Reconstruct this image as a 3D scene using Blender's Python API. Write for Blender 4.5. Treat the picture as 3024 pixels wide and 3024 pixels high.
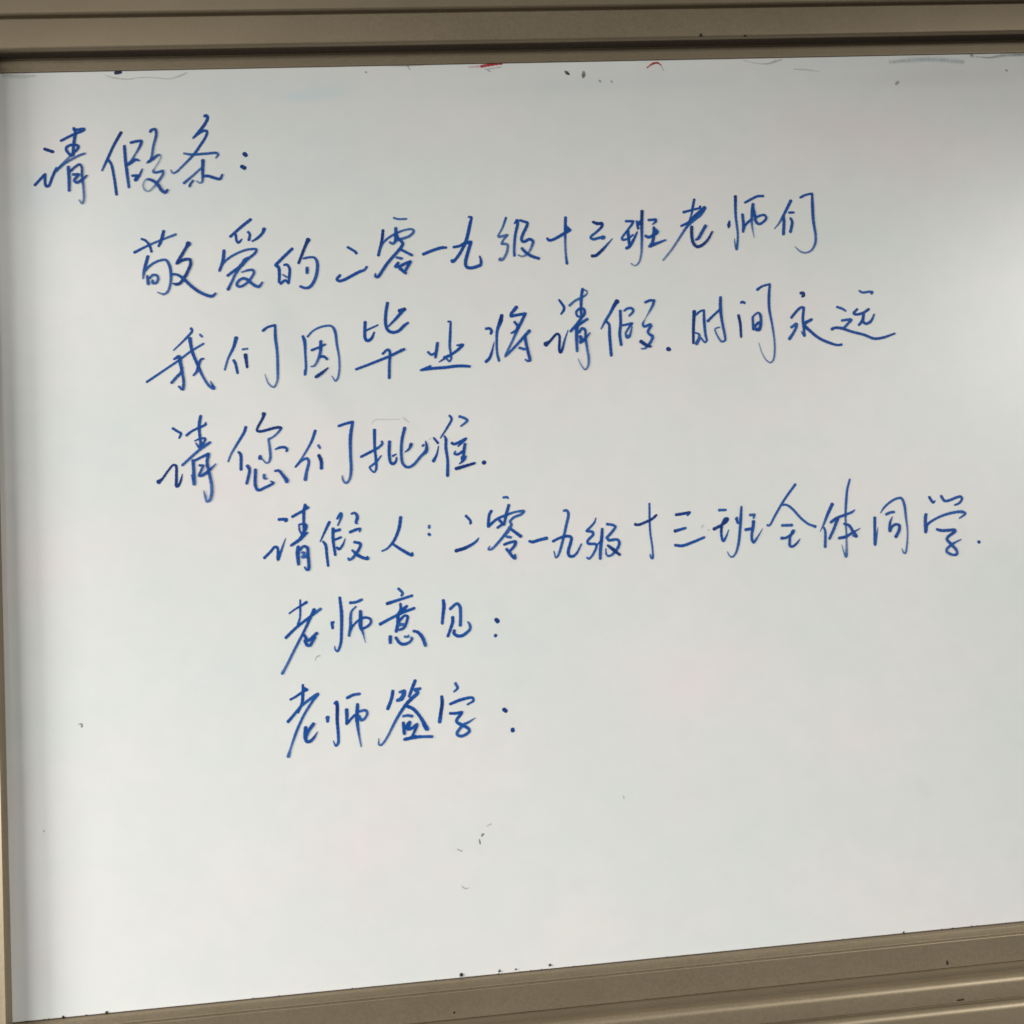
# A sliding classroom whiteboard with a handwritten note, close up.
# Units: metres.  The board face is the plane y = 0, the viewer stands at y < 0.
import bpy, bmesh, math, random
from mathutils import Matrix, Vector

for o in list(bpy.data.objects):
    bpy.data.objects.remove(o, do_unlink=True)
S = bpy.context.scene
COL = S.collection
random.seed(7)

# ------------------------------------------------------------------ camera
cam_data = bpy.data.cameras.new('camera')
cam_data.sensor_width = 36.0
cam_data.lens = 36.0 * 3260.0 / 3024.0
cam_data.clip_start = 0.02
cam_data.clip_end = 60.0
cam = bpy.data.objects.new('camera', cam_data)
COL.objects.link(cam)
ROT = Matrix([[0.99351571, 0.05929464, -0.09700869], [-0.09048107, -0.10430997, -0.99042042], [-0.0688456, 0.99277569, -0.09826855]])
cam.matrix_world = Matrix.Translation(Vector((0.505369, -1.437238, 1.338329))) @ ROT.to_4x4()
S.camera = cam

# ------------------------------------------------------------------ world and lights
world = bpy.data.worlds.new('World')
S.world = world
world.use_nodes = True
bg = world.node_tree.nodes['Background']
bg.inputs['Color'].default_value = (0.90, 0.90, 0.88, 1)
bg.inputs['Strength'].default_value = 0.035

def area(name, loc, target, sx, sy, power, color, spread=180):
    d = bpy.data.lights.new(name, 'AREA')
    d.shape = 'RECTANGLE'; d.size = sx; d.size_y = sy
    d.energy = power; d.color = color
    d.spread = math.radians(spread)
    o = bpy.data.objects.new(name, d)
    COL.objects.link(o)
    o.location = loc
    o.rotation_euler = (Vector(target) - Vector(loc)).to_track_quat('-Z', 'Y').to_euler()
    return o

# daylight slanting down from two windows on the left, and two lamps behind the viewer
# whose soft glare shows in the enamel near the left and right edges
area('window_light', (-1.90, -1.45, 1.62), (0.37, 0.0, 0.34), 0.9, 1.3, 14.5, (1.0, 0.99, 0.97), 105.1)
area('far_window_light', (-2.45, -0.80, 1.62), (0.31, 0.0, 0.25), 0.6, 1.3, 36, (1.0, 0.99, 0.97), 100.6)
area('left_lamp', (-0.90, -3.50, 3.10), (0.9, 0.0, 1.75), 0.8, 0.5, 1.5, (1.0, 0.98, 0.93), 35.2)
area('right_lamp', (3.75, -3.10, 2.60), (-0.21, 0.0, -0.39), 1.0, 0.9, 23, (1.0, 0.985, 0.95), 61.3)

S.view_settings.view_transform = 'Standard'
S.view_settings.look = 'None'
S.view_settings.exposure = 0.0
S.view_settings.gamma = 1.0
S.view_settings.use_curve_mapping = False
try:
    S.cycles.filter_width = 1.7
except Exception:
    pass

# ------------------------------------------------------------------ helpers
def link(name, me, mats, parent=None):
    o = bpy.data.objects.new(name, me)
    COL.objects.link(o)
    for m in (mats if isinstance(mats, (list, tuple)) else [mats]):
        me.materials.append(m)
    if parent: o.parent = parent
    return o

def empty(name, loc, label, cat):
    o = bpy.data.objects.new(name, None)
    o.empty_display_size = 0.1
    COL.objects.link(o)
    o.location = loc
    o['label'] = label; o['category'] = cat
    return o

def arc(cx, cy, r, a0, a1, n=6):
    return [(cx + r*math.cos(math.radians(a0+(a1-a0)*i/n)), cy + r*math.sin(math.radians(a0+(a1-a0)*i/n))) for i in range(n+1)]

def extrude(prof, a, b, axis):
    """closed profile of (depth, across) points swept from a to b.
    axis 'x': across is z ; axis 'z': across is x.  depth is towards the viewer (-y)."""
    me = bpy.data.meshes.new('profile')
    bm = bmesh.new()
    rings = []
    n = max(1, int(abs(b-a)/0.25))
    for k in range(n+1):
        s = a + (b-a)*k/n
        rings.append([bm.verts.new((s, -d, t) if axis == 'x' else (t, -d, s)) for d, t in prof])
    m = len(prof)
    for k in range(n):
        for i in range(m):
            j = (i+1) % m
            bm.faces.new((rings[k][i], rings[k][j], rings[k+1][j], rings[k+1][i]))
    bm.faces.new(rings[0]); bm.faces.new(list(reversed(rings[-1])))
    bmesh.ops.recalc_face_normals(bm, faces=bm.faces)
    bm.to_mesh(me); bm.free()
    for p in me.polygons: p.use_smooth = True
    try: me.set_sharp_from_angle(angle=math.radians(28))
    except Exception: pass
    return me

def nodes(m):
    m.use_nodes = True
    nt = m.node_tree
    return nt, nt.nodes, nt.links, nt.nodes['Principled BSDF']

def mixcol(nt, a, b, fac, mode='MIX'):
    n = nt.nodes.new('ShaderNodeMix'); n.data_type = 'RGBA'; n.blend_type = mode
    for sock, v in ((6, a), (7, b), (0, fac)):
        if hasattr(v, 'is_linked') or isinstance(v, bpy.types.NodeSocket): nt.links.new(v, n.inputs[sock])
        else: n.inputs[sock].default_value = v
    return n.outputs[2]

def noise(nt, scale, detail=3, rough=0.5, vec=None):
    n = nt.nodes.new('ShaderNodeTexNoise')
    n.inputs['Scale'].default_value = scale; n.inputs['Detail'].default_value = detail
    n.inputs['Roughness'].default_value = rough
    if vec is not None: nt.links.new(vec, n.inputs['Vector'])
    return n.outputs['Fac']

def ramp(nt, fac, stops):
    n = nt.nodes.new('ShaderNodeValToRGB')
    e = n.color_ramp.elements
    while len(e) < len(stops): e.new(0.5)
    for k, (p, c) in enumerate(stops):
        e[k].position = p; e[k].color = c if len(c) == 4 else (*c, 1)
    nt.links.new(fac, n.inputs['Fac'])
    return n.outputs['Color']

def objcoord(nt, scale=(1, 1, 1), loc=(0, 0, 0), rot=(0, 0, 0)):
    t = nt.nodes.new('ShaderNodeTexCoord'); mp = nt.nodes.new('ShaderNodeMapping')
    mp.inputs['Scale'].default_value = scale; mp.inputs['Location'].default_value = loc
    mp.inputs['Rotation'].default_value = rot
    nt.links.new(t.outputs['Object'], mp.inputs['Vector'])
    return mp.outputs['Vector']

# ------------------------------------------------------------------ materials
def mat_aluminium():
    m = bpy.data.materials.new('champagne_aluminium')
    nt, N, L, P = nodes(m)
    v = objcoord(nt)
    blot = noise(nt, 9.0, 4, 0.6, v)
    grain = noise(nt, 420.0, 2, 0.6, v)
    c = ramp(nt, blot, [(0.3, (0.285, 0.228, 0.148)), (0.7, (0.318, 0.256, 0.170))])
    c = mixcol(nt, c, ramp(nt, grain, [(0.35, (0.86, 0.86, 0.86)), (0.65, (1, 1, 1))]), 0.8, 'MULTIPLY')
    L.new(c, P.inputs['Base Color'])
    P.inputs['Metallic'].default_value = 0.55
    L.new(ramp(nt, grain, [(0.3, (0.44,)*3), (0.7, (0.53,)*3)]), P.inputs['Roughness'])
    b = N.new('ShaderNodeBump'); b.inputs['Strength'].default_value = 0.05; b.inputs['Distance'].default_value = 0.0004
    L.new(grain, b.inputs['Height']); L.new(b.outputs['Normal'], P.inputs['Normal'])
    return m

def mat_board():
    m = bpy.data.materials.new('whiteboard_enamel')
    nt, N, L, P = nodes(m)
    v = objcoord(nt)
    # ghosts of wiped marker: faint cool, green-grey and pink clouds
    vs = objcoord(nt, scale=(1.0, 1.0, 1.7), rot=(0, math.radians(24), 0))
    n1 = noise(nt, 3.1, 4, 0.55, vs)
    n2 = noise(nt, 4.3, 3, 0.5, objcoord(nt, loc=(4.1, 0, 2.2)))
    n3 = noise(nt, 26.0, 3, 0.6, objcoord(nt, loc=(1.1, 0, 7.2)))
    c = ramp(nt, n1, [(0.30, (0.765, 0.789, 0.768)), (0.52, (0.80, 0.797, 0.768)), (0.72, (0.836, 0.782, 0.772))])
    c = mixcol(nt, c, ramp(nt, n2, [(0.35, (0.965, 0.985, 0.985)), (0.65, (1, 1, 1))]), 1.0, 'MULTIPLY')
    c = mixcol(nt, c, ramp(nt, n3, [(0.35, (0.97, 0.978, 0.978)), (0.65, (1, 1, 1))]), 1.0, 'MULTIPLY')
    # wiped smudges with a place of their own: (x, z, half width, half height, angle, strength)
    for (x, z), rx, rz, ang, st, col in (
            ((0.4075, 2.0590), 0.065, 0.013, 3, 0.51, (0.62, 0.74, 0.76, 1)),
            ((0.3167, 2.0711), 0.20, 0.022, 2, 0.26, (0.66, 0.74, 0.76, 1)),
            ((0.7986, 2.0659), 0.26, 0.02, 1, 0.33, (0.66, 0.70, 0.70, 1)),
            ((0.2307, 1.9061), 0.13, 0.07, 20, 0.22, (0.62, 0.70, 0.72, 1)),
            ((0.3757, 1.7218), 0.03, 0.12, 24, 0.26, (0.62, 0.67, 0.68, 1)),
            ((0.4324, 1.6285), 0.022, 0.09, 24, 0.22, (0.62, 0.67, 0.68, 1)),
            ((0.0721, 1.9389), 0.06, 0.05, 10, 0.30, (0.58, 0.70, 0.76, 1)),
            ((1.2870, 2.0648), 0.18, 0.02, 1, 0.41, (0.68, 0.66, 0.64, 1)),
            ((0.0340, 0.9632), 0.02, 0.05, 0, 0.20, (0.70, 0.62, 0.64, 1)),
            ((0.1069, 0.9963), 0.10, 0.10, 10, 0.16, (0.88, 0.76, 0.76, 1)),
            ((0.5567, 1.9994), 0.13, 0.05, 15, 0.14, (0.84, 0.74, 0.70, 1)),
            ((1.1853, 2.0021), 0.20, 0.04, -8, 0.16, (0.80, 0.70, 0.67, 1)),
            ((1.1683, 1.0801), 0.012, 0.02, 25, 0.26, (0.66, 0.68, 0.67, 1))):
        mp = objcoord(nt)
        sep = N.new('ShaderNodeVectorMath'); sep.operation = 'SUBTRACT'
        L.new(mp, sep.inputs[0]); sep.inputs[1].default_value = (x, 0, z - 0.9)
        wob = N.new('ShaderNodeTexNoise'); wob.inputs['Scale'].default_value = 14
        L.new(mp, wob.inputs['Vector'])
        r = N.new('ShaderNodeMapping'); r.vector_type = 'POINT'
        r.inputs['Rotation'].default_value = (0, math.radians(ang), 0)
        L.new(sep.outputs[0], r.inputs['Vector'])
        s = N.new('ShaderNodeVectorMath'); s.operation = 'MULTIPLY'
        L.new(r.outputs['Vector'], s.inputs[0]); s.inputs[1].default_value = (1/rx, 0, 1/rz)
        ln = N.new('ShaderNodeVectorMath'); ln.operation = 'LENGTH'
        L.new(s.outputs[0], ln.inputs[0])
        ad = N.new('ShaderNodeMath'); ad.operation = 'ADD'
        L.new(ln.outputs['Value'], ad.inputs[0])
        sc = N.new('ShaderNodeMath'); sc.operation = 'MULTIPLY_ADD'
        L.new(wob.outputs['Fac'], sc.inputs[0]); sc.inputs[1].default_value = 1.6; sc.inputs[2].default_value = -0.8
        L.new(sc.outputs[0], ad.inputs[1])
        f = ramp(nt, ad.outputs[0], [(0.25, (st, st, st)), (1.0, (0, 0, 0))])
        c = mixcol(nt, c, col, f)
    L.new(c, P.inputs['Base Color'])
    P.inputs['Roughness'].default_value = 0.32
    P.inputs['Specular IOR Level'].default_value = 0.5
    b = N.new('ShaderNodeBump'); b.inputs['Strength'].default_value = 0.03; b.inputs['Distance'].default_value = 0.0005
    L.new(noise(nt, 700, 2, 0.5, v), b.inputs['Height']); L.new(b.outputs['Normal'], P.inputs['Normal'])
    return m

def mat_ink():
    m = bpy.data.materials.new('blue_marker_ink')
    nt, N, L, P = nodes(m)
    at = N.new('ShaderNodeAttribute'); at.attribute_name = 'ink'
    v = objcoord(nt)
    n = noise(nt, 330.0, 3, 0.65, v)
    md = N.new('ShaderNodeMath'); md.operation = 'MULTIPLY_ADD'
    L.new(n, md.inputs[0]); md.inputs[1].default_value = 0.50; md.inputs[2].default_value = -0.25
    ad = N.new('ShaderNodeMath'); ad.operation = 'ADD'
    L.new(at.outputs['Fac'], ad.inputs[0]); L.new(md.outputs[0], ad.inputs[1])
    L.new(ramp(nt, ad.outputs[0], [(0.30, (0.055, 0.155, 0.39)), (0.62, (0.014, 0.122, 0.42)), (0.88, (0.007, 0.080, 0.355)), (1.0, (0.007, 0.038, 0.20))]), P.inputs['Base Color'])
    L.new(ramp(nt, ad.outputs[0], [(0.15, (0.32,)*3), (0.45, (0.66,)*3), (0.75, (0.90,)*3), (0.95, (0.96,)*3)]), P.inputs['Alpha'])
    P.inputs['Roughness'].default_value = 0.45
    P.inputs['Specular IOR Level'].default_value = 0.15
    return m

def mat_mark(name, col):
    m = bpy.data.materials.new('mark_' + name)
    nt, N, L, P = nodes(m)
    at = N.new('ShaderNodeAttribute'); at.attribute_name = 'ink'
    n = noise(nt, 90.0, 4, 0.6, objcoord(nt))
    mu = N.new('ShaderNodeMath'); mu.operation = 'MULTIPLY'
    r = ramp(nt, n, [(0.30, (0.45,)*3), (0.55, (1, 1, 1))])
    L.new(at.outputs['Fac'], mu.inputs[0]); L.new(r, mu.inputs[1])
    L.new(mu.outputs[0], P.inputs['Alpha'])
    L.new(mixcol(nt, (*col, 1), (col[0]*.75, col[1]*.75, col[2]*.75, 1), n), P.inputs['Base Color'])
    P.inputs['Roughness'].default_value = 0.5
    return m

def mat_dirt():
    m = bpy.data.materials.new('dark_dirt')
    nt, N, L, P = nodes(m)
    L.new(ramp(nt, noise(nt, 300, 2, 0.5, objcoord(nt)), [(0.3, (0.012, 0.011, 0.010)), (0.7, (0.05, 0.045, 0.04))]), P.inputs['Base Color'])
    P.inputs['Roughness'].default_value = 0.8
    P.inputs['Specular IOR Level'].default_value = 0.1
    return m

def mat_gap_shade():
    m = bpy.data.materials.new('painted_gap_shade')
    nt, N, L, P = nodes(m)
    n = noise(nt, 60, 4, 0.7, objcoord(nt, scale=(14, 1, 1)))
    L.new(ramp(nt, n, [(0.3, (0.050, 0.036, 0.026)), (0.7, (0.085, 0.062, 0.045))]), P.inputs['Base Color'])  # dark brown, shade painted into the rail slot and edge gaps
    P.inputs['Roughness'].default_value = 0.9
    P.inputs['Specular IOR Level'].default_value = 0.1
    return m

ALU = mat_aluminium()
GAP_SHADE = mat_gap_shade()
BOARD = mat_board()
INK = mat_ink()
DIRT = mat_dirt()
MARK = {'navy': mat_mark('navy', (0.008, 0.018, 0.08)), 'grey': mat_mark('grey', (0.17, 0.17, 0.18)),
        'darkgrey': mat_mark('dark_grey', (0.06, 0.065, 0.065)), 'red': mat_mark('red', (0.52, 0.012, 0.02)),
        'black': mat_mark('black', (0.008, 0.014, 0.013)), 'teal': mat_mark('teal', (0.15, 0.30, 0.37))}

# ------------------------------------------------------------------ the fixed outer track
Z0 = 0.9                     # lower edge of the writing surface
H = 1.2
W = 1.9                      # the board runs on past the right of the view
XL, XR = -0.46, W + 0.2
track = empty('whiteboard_track', (0.7, 0, 0.78), 'outer champagne aluminium track whose stepped rails run above and below the sliding whiteboard', 'track frame')

def child(name, me, mats, parent, origin=(0, 0, 0)):
    """mesh given in world metres; keep it as a child without moving it"""
    o = link(name, me, mats)
    o.parent = parent
    o.matrix_parent_inverse = Matrix.Translation(Vector(parent.matrix_world.translation)).inverted()
    return o

bpy.context.view_layer.update()
# upper rail, from its lower inner edge upwards
zb = 2.1160
up = [(0.0105, zb-0.0010)] + arc(0.0255, zb+0.0035, 0.0045, -90, 0) + \
     [(0.0300, zb+0.0400), (0.0268, zb+0.0408), (0.0268, zb+0.0428), (0.0325, zb+0.0436)] + \
     arc(0.0318, zb+0.0475, 0.0042, -70, 0) + [(0.0362, zb+0.1100), (0.0105, zb+0.1100)]
top_rail = child('upper_rail', extrude(up, XL, XR, 'x'), ALU, track)
# dark strip added under the upper rail; its colour stands for shade there
slot_shade = child('slot_shade_strip', extrude([(0.0087, zb-0.0022), (0.0230, zb-0.0022), (0.0240, zb+0.0020), (0.0107, zb+0.0020)], XL+0.01, XR-0.01, 'x'), GAP_SHADE, track)
# lower rail, from its upper inner edge downwards
zt = 0.8428
lo = [(0.0105, zt)] + arc(0.0215, zt-0.0085, 0.0085, 90, 0) + \
     [(0.0300, zt-0.0262), (0.0262, zt-0.0270), (0.0262, zt-0.0292)] + \
     [(0.0290, zt-0.0292)] + arc(0.0298, zt-0.0377, 0.0085, 88, 0) + \
     [(0.0383, zt-0.1050), (0.0105, zt-0.1050)]
low_rail = child('lower_rail', extrude(lo, XL, XR, 'x'), ALU, track)
back = bpy.data.meshes.new('back')
bm = bmesh.new()
bmesh.ops.create_cube(bm, size=1, matrix=Matrix.Translation(((XL+XR)/2, 0.042, 1.48)) @ Matrix.Diagonal((XR-XL, 0.012, 1.48, 1)))
bm.to_mesh(back); bm.free()
child('back_panel', back, ALU, track)

# ------------------------------------------------------------------ the sliding whiteboard
wb = empty('whiteboard', (0, 0, Z0), 'white enamel whiteboard in a champagne aluminium frame, covered in a blue handwritten Chinese note', 'whiteboard')
bpy.context.view_layer.update()
def sheet():
    me = bpy.data.meshes.new('sheet')
    bm = bmesh.new()
    bmesh.ops.create_cube(bm, size=1, matrix=Matrix.Translation((W/2, 0.004, H/2)) @ Matrix.Diagonal((W+0.02, 0.008, H+0.02, 1)))
    bm.to_mesh(me); bm.free()
    return me
surface = link('writing_surface', sheet(), BOARD, wb)

def frame_prof(inner, sgn, chamf, face, lip):
    """frame section: lip, chamfer, groove, face, groove, flange; 'inner' = edge of the board, sgn = outward"""
    p = lip + [(lip[-1][0]+0.0004 if len(lip) > 3 else 0.0066, 0.0018+chamf),
         (0.0068, 0.0030+chamf), (0.0052, 0.0032+chamf), (0.0052, 0.0048+chamf), (0.0075, 0.0050+chamf), (0.0080, 0.0058+chamf),
         (0.0080, 0.0055+chamf+face), (0.0074, 0.0060+chamf+face), (0.0045, 0.0062+chamf+face), (0.0045, 0.0082+chamf+face),
         (0.0055, 0.0084+chamf+face), (0.0050, 0.0110+chamf+face), (0.0028, 0.0330+chamf+face), (-0.0200, 0.0330+chamf+face), (-0.0200, 0.0)]
    return [(d, inner + sgn*t) for d, t in p]

# narrow dark strips painting the shaded gap between the enamel and the frame
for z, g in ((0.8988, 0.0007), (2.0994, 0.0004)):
    child('edge_shade_strip', extrude([(-0.001, z-g), (0.0007, z-g), (0.0007, z+g), (-0.001, z+g)], 0.0, W, 'x'), GAP_SHADE, wb)
bottom_frame = child('bottom_frame_rail', extrude(frame_prof(0.8985, -1, 0.0080, 0.0320, [(0.0006, 0.0), (0.0044, 0.0018), (0.0052, 0.0025), (0.0054, 0.0034)]), 0.0, W, 'x'), ALU, wb)
top_frame = child('top_frame_rail', extrude(frame_prof(2.0995, 1, 0.0092, 0.0320, [(0.0006, 0.0), (0.0012, 0.0003), (0.0014, 0.0018)]), 0.0, W, 'x'), ALU, wb)
# upright posts of the track, standing proud of the board between the two rails
def post_prof(inner, sgn):
    p = [(0.0004, 0.0), (0.0188, 0.0), (0.0197, 0.0004), (0.0200, 0.0010), (0.0192, 0.0026), (0.0140, 0.0130), (0.0095, 0.0440), (0.0090, 0.0452), (0.0004, 0.0452)]
    return [(d, inner + sgn*t) for d, t in p]
left_post = child('side_post', extrude(post_prof(-0.0002, -1), 0.8436, 2.1152, 'z'), ALU, track)
right_post = child('side_post', extrude(post_prof(W+0.0002, 1), 0.8436, 2.1152, 'z'), ALU, track)

# ------------------------------------------------------------------ ink
def parse(txt):
    out = []
    for s in txt.split(';'):
        pts = []
        for t in s.split():
            c = t.endswith('!')
            x, z, w, i = (float(q) for q in t.rstrip('!').split(','))
            pts.append((x, z, w, i/100.0, c))
        out.append(pts)
    return out

def sample(pts, step):
    """Catmull-Rom through the points, sharp at corners; returns (x, z, w, ink)"""
    segs, cur = [], [pts[0]]
    for p in pts[1:]:
        cur.append(p)
        if p[4]: segs.append(cur); cur = [p]
    if len(cur) > 1 or not segs: segs.append(cur)
    res = []
    for sg in segs:
        n = len(sg)
        for k in range(n-1):
            p0 = sg[k-1] if k > 0 else tuple(2*a-b for a, b in zip(sg[k][:2], sg[k+1][:2]))
            p3 = sg[k+2] if k+2 < n else tuple(2*a-b for a, b in zip(sg[k+1][:2], sg[k][:2]))
            p1, p2 = sg[k], sg[k+1]
            a = Vector(p0[:2]); b = Vector(p1[:2]); c = Vector(p2[:2]); d = Vector(p3[:2])
            t01 = max((b-a).length, 1e-4)**0.5; t12 = max((c-b).length, 1e-4)**0.5; t23 = max((d-c).length, 1e-4)**0.5
            m1 = (c-b) + t12*((b-a)/t01 - (c-a)/(t01+t12))
            m2 = (c-b) + t12*((d-c)/t23 - (d-b)/(t12+t23))
            m = max(1, int((c-b).length/step))
            for q in range(m):
                t = q/m
                h = (2*t**3-3*t**2+1)*b + (t**3-2*t**2+t)*m1 + (-2*t**3+3*t**2)*c + (t**3-t**2)*m2
                res.append((h.x, h.y, p1[2]+(p2[2]-p1[2])*t, p1[3]+(p2[3]-p1[3])*t))
    e = pts[-1]
    res.append((e[0], e[1], e[2], e[3]))
    return res

def ink_mesh(strokes, lift, step=0.55, wob=0.05, width=1.0, edge=1.0):
    """flat ribbons of dried ink, each a hair above the one before; millimetres in, board-local metres out"""
    me = bpy.data.meshes.new('ink')
    V, F, A = [], [], []
    y = lift
    for pts in strokes:
        s = sample(pts, step)
        if len(s) == 1: s = [s[0], (s[0][0]+0.3, s[0][1], s[0][2], s[0][3])]
        n = len(s)
        ph = random.random()*9
        def add(x, z, yy, i): V.append((x/1000, -yy/1000, z/1000)); A.append(i); return len(V)-1
        prev = None
        L = 0.0
        for k in range(n):
            x, z, w, i = s[k]
            a = s[max(k-1, 0)]; b = s[min(k+1, n-1)]
            dx, dz = b[0]-a[0], b[1]-a[1]
            l = math.hypot(dx, dz) or 1e-6
            nx, nz = -dz/l, dx/l
            if k: L += math.hypot(x-s[k-1][0], z-s[k-1][1])
            ww = width*w*0.5*(1 + wob*math.sin(L*1.1+ph) + wob*0.7*math.sin(L*2.7+ph*2) + random.uniform(-wob, wob)*0.5)
            y += 0.0009
            row = (add(x+nx*ww, z+nz*ww, y, i*edge), add(x, z, y, i), add(x-nx*ww, z-nz*ww, y, i*edge))
            if k == 0 or k == n-1:      # round end, a fan in front of the first or behind the last row
                sg = -1 if k == 0 else 1
                tx, tz = dx/l*sg, dz/l*sg
                ring = [row[0]]
                for q in range(1, 6):
                    an = math.pi*q/6
                    ring.append(add(x+nx*ww*math.cos(an)+tx*ww*0.85*math.sin(an), z+nz*ww*math.cos(an)+tz*ww*0.85*math.sin(an), y, i*edge))
                ring.append(row[2])
                for q in range(6):
                    F.append((row[1], ring[q], ring[q+1]))
            if prev:
                F.append((prev[0], row[0], row[1], prev[1])); F.append((prev[1], row[1], row[2], prev[2]))
            prev = row
        y += 0.002
    me.from_pydata(V, [], F)
    at = me.attributes.new('ink', 'FLOAT', 'POINT')
    at.data.foreach_set('value', A)
    bm = bmesh.new(); bm.from_mesh(me)
    for f in bm.faces:
        f.normal_update()
        if f.normal.y > 0: f.normal_flip()
    bm.to_mesh(me); bm.free()
    return me

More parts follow.
